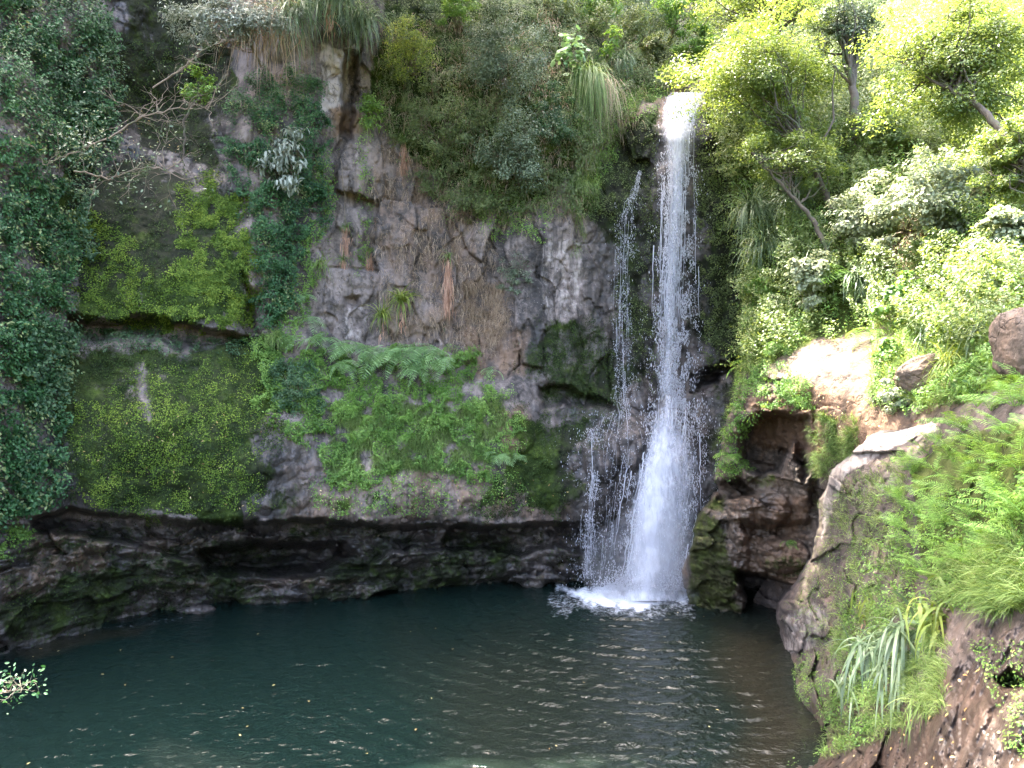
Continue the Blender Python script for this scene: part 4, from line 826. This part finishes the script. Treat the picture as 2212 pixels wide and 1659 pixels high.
# ferns
def frond_mesh(L=1., pairs=16, wid=.34, droop=1.3, fine=False, seed=0):
    r_ = np.random.RandomState(seed); x = np.linspace(0, 1, 24); mb = MB()
    a = np.cumsum(np.full(24, droop/24)); dx = np.cos(.75-a)/24*L; dz = np.sin(.75-a)/24*L
    cx, cz = np.cumsum(dx), np.cumsum(dz); line = np.stack([cx, 0*cx, cz], -1); tube(mb, line, .006*L+.001, .002*L, 4)
    bases, dirs, Ls = [], [], []
    for s_ in (-1, 1):
        for k in range(pairs):
            t_ = .1+.9*(k+.5)/pairs; j = t_*23; c = np.array([np.interp(j, range(24), line[:, q]) for q in range(3)])
            tg = nrm(line[min(int(j)+1, 23)]-line[max(int(j)-1, 0)]); w = wid*L*math.sin(math.pi*min(1, (t_*.92+.06))**.75)**.8+.01
            d = nrm(np.array([0, s_*1., -.15])+tg*.45+r_.normal(size=3)*.06); bases.append(c); dirs.append(d); Ls.append(w)
    bases, dirs, Ls = np.array(bases), np.array(dirs), np.array(Ls)
    if not fine:
        nor = nrm(np.cross(dirs, np.cross(np.array([0, 0, 1.]), dirs))+r_.normal(size=dirs.shape)*.12)
        n_ = len(bases); t_ = dirs; b_ = nrm(np.cross(nor, t_)); wd = (wid*L/pairs*1.25)*np.ones((n_, 1)); LL = Ls[:, None]
        rows = [bases, bases+t_*LL*.3+b_*wd*.5, bases+t_*LL*.75+b_*wd*.33-nor*LL*.05, bases+t_*LL-nor*LL*.15, bases+t_*LL*.75-b_*wd*.33-nor*LL*.05, bases+t_*LL*.3-b_*wd*.5]
        i = np.arange(n_)[:, None]*6; mb.add(np.stack(rows, 1), f4=np.concatenate([i+[0, 1, 2, 5], i+[5, 2, 3, 4]]))
    else:
        for c, d, w in zip(bases, dirs, Ls):
            m_ = 9; t_ = np.linspace(.06, .97, m_); pc = c+d*w*t_[:, None]+np.array([0, 0, -.12])*w*(t_**2)[:, None]
            sl = w*.24*(1-t_*.8)+.004*L; nn = nrm(np.cross(d, np.cross(np.array([0, 0, 1.]), d)))
            for s_ in (-1, 1):
                dd = nrm(np.cross(nn, d)*s_+d*.5)[None].repeat(m_, 0)
                leaves(mb, pc+dd*sl[:, None]*.5, nrm(nn+r_.normal(size=(m_, 3))*.15), sl, .42, .05, .2, dirs=dd)
    return mb
frond_c = [frond_mesh(1., 15, .30, 1.5+.3*i, False, i) for i in range(3)]
frond_f = [frond_mesh(1., 17, .26, .7+.35*i, False, 10+i) for i in range(3)]
fmesh = {}
def fmesh_of(kind, i, m):
    k = (kind, i, m)
    if k not in fmesh:
        me = (frond_c if kind == 'c' else frond_f)[i].mesh('frond'); me.materials.append(M[m]); fmesh[k] = me
    return fmesh[k]
def fern(label, pos, L, nfr, kind, m, face=None, spread=math.pi, tilt=0., group=None, name='fern', sc=.25):
    t_ = thing(name, label, 'fern', pos, group)
    for k in range(nfr):
        o = bpy.data.objects.new('frond', fmesh_of(kind, rs.randint(3), m)); C.objects.link(o); o.parent = t_
        a = rs.rand()*2*math.pi if face is None else face+(rs.rand()-.5)*2*spread
        s_ = L*(1-sc+2*sc*rs.rand()); o.scale = (s_, s_, s_); o.rotation_euler = ((rs.rand()-.5)*.7, tilt+(rs.rand()-.5)*.7, a)
    return t_
FA = -math.pi/2
for (u, v, L, nf, lab) in ((700, 745, .62, 8, 'small arching fern at the left end of the fern row'), (760, 760, .75, 9, 'arching fern second from the left in the fern row'), (815, 770, .85, 10, 'big arching fern below the strap leaved plants'),
                           (868, 775, .95, 11, 'largest arching fern with pale fronds in the middle of the ledge'), (915, 770, .9, 10, 'arching fern over the short brown trunk on the ledge'), (958, 785, .8, 8, 'pale fern at the right end of the fern row'),
                           (742, 800, .55, 7, 'lower fern under the left half of the fern row'), (905, 812, .6, 7, 'lowest fern drooping over the ledge greenery')):
    fr_ = fern(lab, CL.at(u, v-12, .5), L*1.08, nf, 'c', 'fern_pale', FA, 1.5, .25, 'arching ferns on the central ledge')
    if 'trunk' in lab: TR = fr_
for (u, v, L, nf, lab) in ((655, 640, .5, 6, 'small fern on the creeper edge, upper one'), (672, 690, .55, 6, 'small fern on the creeper edge, lower one'), (640, 735, .6, 6, 'fern with hanging fronds at the ledge start'),
                           (1065, 800, .4, 6, 'dark small fern right of the ledge'), (1075, 985, .45, 8, 'small fern on the mossy boulder beside the ledge'), (1120, 985, .35, 6, 'tiny fern on the moss near the streams'),
                           (190, 718, .35, 5, 'small fern under the mossy block at far left'), (265, 722, .35, 5, 'small fern in the undercut of the mossy block')):
    fern(lab, CL.at(u, v, .2), L, nf, 'c', 'fern_pale', FA, 1.4, .2)
mb = MB(); tube(mb, wiggle(CL.at(885, 850, .1), CL.at(883, 805, .3), 6, .05), .035, .03); obj('trunk', mb, M['bark'], TR, smooth=True)
def fern_mass(name, spots, S, L, nfr, kind, m, label, lift=.03, face=None, spread=math.pi, tilt=0.):
    out = MB(); src = frond_c if kind == 'c' else frond_f
    for u, v in spots:
        p = S.at(u, v, lift)
        for k in range(nfr):
            q = src[rs.randint(3)]; V_ = np.concatenate(q.v); a = rs.rand()*2*math.pi if face is None else face+(rs.rand()-.5)*2*spread
            e = tilt+(rs.rand()-.5)*.7; b_ = (rs.rand()-.5)*.7; s_ = L*(.75+.6*rs.rand())
            Ry = np.array([[math.cos(e), 0, math.sin(e)], [0, 1, 0], [-math.sin(e), 0, math.cos(e)]]); Rx = np.array([[1, 0, 0], [0, math.cos(b_), -math.sin(b_)], [0, math.sin(b_), math.cos(b_)]])
            Rz = np.array([[math.cos(a), -math.sin(a), 0], [math.sin(a), math.cos(a), 0], [0, 0, 1]])
            out.add(V_@(Rz@Ry@Rx).T*s_+p, f3=np.concatenate(q.f3) if q.f3 else None, f4=np.concatenate(q.f4) if q.f4 else None)
    stuff(name, out, M[m], label, 'ferns')
fern_mass('low_ferns', [(720,870),(760,880),(800,900),(700,920),(840,930),(870,900),(740,940),(690,860),(780,850),(920,880),(960,900),(1000,880),(960,840),(820,870),(880,940),(1030,920)], CL, .34, 6, 'c', 'fern', 'low bright green ferns mixed into the ledge greenery', .12, FA, 1.6, .3)
def tree(label, u, v, ru, rv, D, nleaf, ls, m, trunk, r=.07, clumps=60, aspect=.45, wide=False, depth=.6, cr=.22, name='tree', nb=26, bark='bark'):
    nleaf = int(nleaf*2.1); clumps = int(clumps*1.7); cr *= 1.1; ls *= .85; T = np.array([PT(*p_) for p_ in trunk]); c = PT(u, v, D); R_ = np.array([ru, depth*max(ru, rv), rv])/F*D
    t_ = thing(name, label, 'tree', T[0]); mb = MB()
    k = np.linspace(0, len(T)-1, 6*len(T)); Q = np.stack([np.interp(k, range(len(T)), T[:, q]) for q in range(3)], -1); Q[1:-1] += rnd(len(Q)-2, r*.25)
    tube(mb, Q, r, r*.4, 8)
    q = nrm(rnd(clumps))*(rs.rand(clumps)**.42)[:, None]; cc = c+q*R_*(.62+.62*rs.rand(clumps))[:, None]
    for j in rs.permutation(clumps)[:nb]:
        st = Q[rs.randint(len(Q)//2, len(Q))]; w = wiggle(st, cc[j], 8, .12); tube(mb, w, r*.34, r*.06, 5)
        for _ in range(2): s2 = w[rs.randint(3, 8)]; tube(mb, wiggle(s2, s2+rnd(1, R_.mean()*.2)[0], 5, .12), r*.12, r*.04, 4)
    obj('trunk', mb, M[bark], t_, smooth=True)
    ci = rs.choice(clumps, nleaf); cs_ = cr*(.6+.8*rs.rand(clumps)); loc = nrm(rnd(nleaf))*(rs.rand(nleaf)**.5)[:, None]
    pos = cc[ci]+loc*(R_.mean()*cs_[ci])[:, None]*np.array([1.3, 1.3, .7])
    nor = nrm(loc*.4+nrm(pos-c)*.25+np.array([-.1, -.05, .8])+rnd(nleaf, .33))
    mb = MB(); leaves(mb, pos, nor, ls*(.55+.75*rs.rand(nleaf)), aspect, wide=wide); obj('crown', mb, m, t_)
    return t_
tree('bright tree whose crown overhangs the right side of the waterfall lip', 1640, 165, 165, 145, 17.6, 15000, .095, M['tree'], [(1800,455,16.6),(1775,400,16.8),(1745,330,17.2),(1700,270,17.5)], .09, 75, .38)
tree('leaning tree with bare grey limbs below the overhanging crown', 1720, 340, 110, 75, 16.6, 4200, .085, M['tree'], [(1795,560,15.6),(1760,480,15.9),(1700,410,16.2),(1625,330,16.5)], .06, 40, .4)
tree('dark leafed tree with vine wrapped trunk at the top right centre', 1835, 50, 85, 85, 17.6, 6000, .08, M['greyleaf'], [(1852,300,17.2),(1842,200,17.4),(1838,100,17.6)], .13, 44, .4)
tree('yellow green tree filling the top right corner', 2060, 130, 185, 175, 13.6, 17000, .08, M['tree'], [(2260,420,11.6),(2180,300,12.2),(2110,225,12.8),(2040,185,13.3),(1990,120,13.6)], .075, 85, .45, nb=40)
tree('tree crown at the right edge above the pale bushes', 2190, 330, 80, 110, 11.8, 5200, .075, M['tree'], [(2330,560,10.5),(2260,430,11.2),(2200,340,11.7)], .05, 40, .45)
tree('leafy tree top along the upper frame edge right of the waterfall', 1660, -10, 190, 60, 19.5, 7000, .09, M['tree'], [(1700,240,20),(1690,120,19.9),(1670,20,19.6)], .1, 55, .4)
shrub('shrub', 'glossy mid green shrub between the two bright tree crowns', 'shrub', HL, 1905, 285, 95, 80, .9, 6500, .08, M['tree'], .42, 46, bare=12)
shrub('shrub', 'huge pale broad leaved bush in the middle of the right slope', 'shrub', HL, 2010, 440, 190, 115, 1.2, 8500, .095, M['paleleaf'], .55, 80, bare=20, depth=.45)
shrub('shrub', 'pale broad leaved bush at the right frame edge', 'shrub', HL, 2165, 520, 90, 95, .9, 3400, .10, M['paleleaf'], .55, 44, wide=True, bare=14)
shrub('shrub', 'pale bush with dry twigs left of the huge pale bush', 'shrub', HL, 1860, 480, 90, 85, .8, 4200, .085, M['paleleaf'], .5, 46, bare=16)
shrub('shrub', 'sunlit whitish green bush above the bracken by the rock', 'shrub', HL, 1750, 600, 62, 78, .7, 2600, .085, M['paleleaf'], .65, 34, wide=True)
shrub('broadleaf_plant', 'bright rosette leaved plant beside the mossy wall right of the fall', 'plant', HL, 1640, 620, 52, 36, .6, 420, .20, M['fresh'], .26, 12, wide=True, cr=.4)
shrub('shrub', 'green climbing plant left of the fallen log', 'shrub', HL, 1955, 650, 70, 75, .7, 2600, .09, M['fresh'], .7, 34, wide=True)
shrub('shrub', 'bright low plant between the sloping rock and the sunny boulder', 'shrub', HL, 1925, 765, 42, 45, .3, 1500, .07, M['fresh'], .6, 20, wide=True)
shrub('shrub', 'glaring sunlit plant beside the bare path', 'shrub', HL, 1935, 850, 45, 48, .3, 1600, .055, M['paleleaf'], .6, 22)
for (u, v, L, n_, lab) in ((1625,455,1.3,300,'sunlit hanging sedge right of the mossy wall'),(1720,430,1.2,240,'hanging sedge in the shade of the leaning tree'),(1650,530,1.2,260,'lower hanging sedge above the rosette plant'),
                           (1690,350,1.0,160,'upper hanging sedge under the overhanging crown'),(1855,600,.8,140,'sedge clump behind the tall whitish bush'),(1900,620,.75,150,'arching sedge clump above the sloping rock'),
                           (2010,715,.62,120,'sedge clump left of the fallen log'),(2085,640,.7,120,'sedge clump behind the fallen log'),(2150,610,.8,120,'sedge clump at the right below the pale bushes'),(2065,790,.55,190,'yellowish sedge clump behind the sunny boulder'),
                           (1770,570,.8,120,'sedge clump left of the whitish bush'),(2120,720,.6,110,'sedge clump near the dark boulder at right')):
    tuft('sedge_clump', lab, 'sedge', HL.at(u, v, .45), n_, L, .017, M['yellowgreen'] if 'yellow' in lab else M['sedge'], .5, .65, 3.0, .1, group='sedge clumps on the right hillside')
for (u, v, L, nf, lab) in ((1820,600,.9,8,'tree fern like frond spray above the sloping rock'),(1640,740,.6,9,'fern at the left foot of the right slope'),(1690,745,.6,9,'fern beside the top of the sloping rock'),(1610,790,.5,8,'fern hanging over the mossy rock by the fall'),
                           (1580,985,.42,10,'yellow green fern on the tip of the overhanging rock'),(1880,720,.6,7,'fern over the upper edge of the sloping rock'),(2120,790,.6,8,'sunlit fern right of the sunny boulder'),(1700,1170,.25,6,'little fern growing on the cave rock'),(1560,760,.45,7,'small fern low on the mossy wall')):
    fern(lab, HL.at(u, v, .2), L, nf, 'c', 'fern', FA-.3, 1.5, .15)
# fallen log
mb = MB(); tube(mb, np.array([PT(2048,700,11.3),PT(2065,682,11.2),PT(2082,668,11.1),PT(2100,655,11.05),PT(2114,630,11.0)]), .035, .03, 8); tube(mb, np.array([PT(2082,668,11.1),PT(2078,655,11.1)]), .02, .012)
tag(obj('fallen_log', mb, M['twig'], smooth=True), 'short crooked bare log lying on the right hillside', 'log')
# boulders
def boulder(label, u, v, D, r, squash, k, m='hill', rot=0.):
    import bmesh
    bm = bmesh.new(); bmesh.ops.create_icosphere(bm, subdivisions=6, radius=1.); V_ = np.array([x.co for x in bm.verts]); Fc = np.array([[y.index for y in f.verts] for f in bm.faces]); bm.free()
    s_ = 1+.22*fbm(V_*1.1+k, 3, 7)+.05*fbm(V_*5+k, 4, 9, .6, True); w1 = np.abs(V_*np.array([1, .9, 1.1])); s_ = s_*(1.05/np.maximum(w1.max(-1), .75))**.4
    c = PT(u, v, D); V_ = V_*s_[:, None]*np.array(squash)*r; cr_, sr = math.cos(rot), math.sin(rot)
    V_ = np.stack([V_[:, 0]*cr_-V_[:, 2]*sr, V_[:, 1], V_[:, 0]*sr+V_[:, 2]*cr_], -1)
    mb = MB(); mb.add(V_+c, f3=Fc); q = np.ones(len(V_)); mb.at = dict(moss=q*.12, brown=q*.35, pale=q*.22, wet=q*0)
    o = obj('boulder', mb, M[m], smooth=True); tag(o, label, 'boulder'); return o
boulder('sunlit pale boulder on the slope above the bare path', 1990, 810, HL.Dat(1990, 830, .1), .32, (1., .9, .85), 3, rot=.5)
boulder('large dark brown boulder cut by the right frame edge', 2235, 745, 7.6, .42, (.85, .9, .95), 9)

# foreground ferns, strap leaved plants
fp = np.array([(1975,1010),(2020,960),(2080,920),(2140,890),(2200,870),(2060,1000),(2120,960),(2180,940),(2000,1060),(2060,1070),(2130,1040),(2200,1020),(1985,1120),(2040,1140),(2100,1120),(2170,1100),(2215,1090),
  (2010,1190),(2070,1200),(2140,1180),(2200,1170),(1990,1230),(2230,930),(2090,1010),(2150,1000),(2020,1020),(1945,1080),(2110,880),(2160,850),(2215,830),(2240,1130),(2050,920),(2000,980),(2045,975),(2100,965),(2155,975),(2205,975),(1965,1150),(2030,1100),(2085,1045),(2150,1060),(2190,1140),(2110,1160),(2050,1225),(2110,1230),(2170,1220)], float)
for u, v, L, lab in ((1968,1008,.38,'fern at the upper left tip of the fern bank beside the pale path'), (2080,915,.36,'fern on the top edge of the fern bank below the sunny boulder'), (2190,862,.40,'fern on the top edge of the fern bank below the dark boulder'),
                     (1962,1085,.36,'fern sticking out of the left edge of the fern bank halfway down'), (1975,1165,.38,'fern hanging from the lower left edge of the fern bank'), (2010,1235,.40,'large bright fern at the bottom of the fern bank above the strap leaves'),
                     (2215,1110,.38,'fern cut by the right frame edge low in the fern bank'), (2110,1215,.34,'fern at the bottom of the fern bank above the wet brown rock')):
    fern(lab, BK.at(u, v+18, .05), L, 10, 'f', 'fern', None, 1, -.3, 'outer ferns of the fern bank')
fern_mass('fern_bank', fp, BK, .32, 9, 'f', 'fern', 'dense bank of bright green ferns on the right foreground slope', .03, None, 1, -.25)
fern('low fern just above the long strap leaves', BK.at(2020, 1275, .03), .36, 8, 'f', 'fern', None, 1, 0); fern('small fern left of the long strap leaves', BK.at(1860, 1420, .03), .25, 8, 'f', 'fern', None, 1, 0)
for (u, v, L, n_, lab) in ((1900,1400,.95,60,'left strap leaved clump hanging down the foreground bank'),(1985,1370,1.0,64,'tallest strap leaved clump with yellowish leaves on the bank'),(2040,1330,.7,34,'right strap leaved clump beside the wet brown rock'),
                           (1850,1465,.75,40,'lowest strap leaved clump left of the grass tuft'),(1955,1450,.8,44,'middle strap leaved clump between the left and tallest ones'),
                           (1870,1330,.42,26,'upright strap leaved shoots above the left clump')):
    up = 1.3 if 'upright' in lab else .5
    tuft('strap_leaf_clump', lab, 'plant', BK.at(u, v, .05), int(n_*1.5), L*.78, .032, M['sedge'] if 'right' not in lab else M['yellowgreen'], up, .42, 1.2 if up > 1 else 3.4, .14, 8, fwd=(-.2, -.35, -.1), dead=8, skirt=.5)
tuft('grass_tuft', 'arching grass tuft on the wet rock below the strap leaves', 'grass tuft', BK.at(2000, 1520, .03), 130, .38, .009, M['grass'], .5, .8, 3, .08)
tuft('grass_tuft', 'small grass tuft at the very bottom beside the pool', 'grass tuft', BK.at(1745, 1640, .03), 40, .3, .006, M['grass'], .8, .6, 2)
# leafy twig entering at the left
branch('leafy_twig', 'yellowing leafy twig poking in over the pool at the left edge', [(-160,1520,5.6),(-60,1505,5.5),(10,1495,5.4),(50,1490,5.35)], .008, 18, nl=230, ls=.032, leafm='ivy', kidlen=.18, spread=.09)

# ---------------------------------------------------------------- unseen tree added out of frame, crown lobes placed to shade bank and pool
t_ = thing('tree', 'unseen spreading tree added out of frame to shade the bank and pool', 'tree', (9.5, 4.5, 2.5)); mb = MB(); hub = np.array([4.5, 8.5, 13.0])
tube(mb, wiggle((9.5, 4.5, 2.5), (6.5, 7, 10.5), 10, .04), .28, .18, 10); cc = []
for q_ in range(105):
    e = np.array([[0.0, 11.6, 16.6], [-3.6, 14.2, 17.8], [-1.6, 17.4, 17.6]][q_ % 3])+nrm(rnd(1))[0]*np.array([[4.2, 2.9, 1.1], [3.2, 3., 1.1], [2.4, 1.7, .8]][q_ % 3])*rs.rand()**.4; cc.append(e); tube(mb, wiggle((6.5, 7, 10.5), e, 9, .07), .07, .015, 6)
obj('trunk', mb, M['bark'], t_, smooth=True); cc = np.array(cc); n_ = 72000; ci = rs.randint(len(cc), size=n_)
mb = MB(); leaves(mb, cc[ci]+rnd(n_, .5)*np.array([1, 1, .6]), nrm(rnd(n_, .4)+np.array([0, 0, 1.])), .15*(.6+.7*rs.rand(n_)), .55); obj('crown', mb, M['tree'], t_)
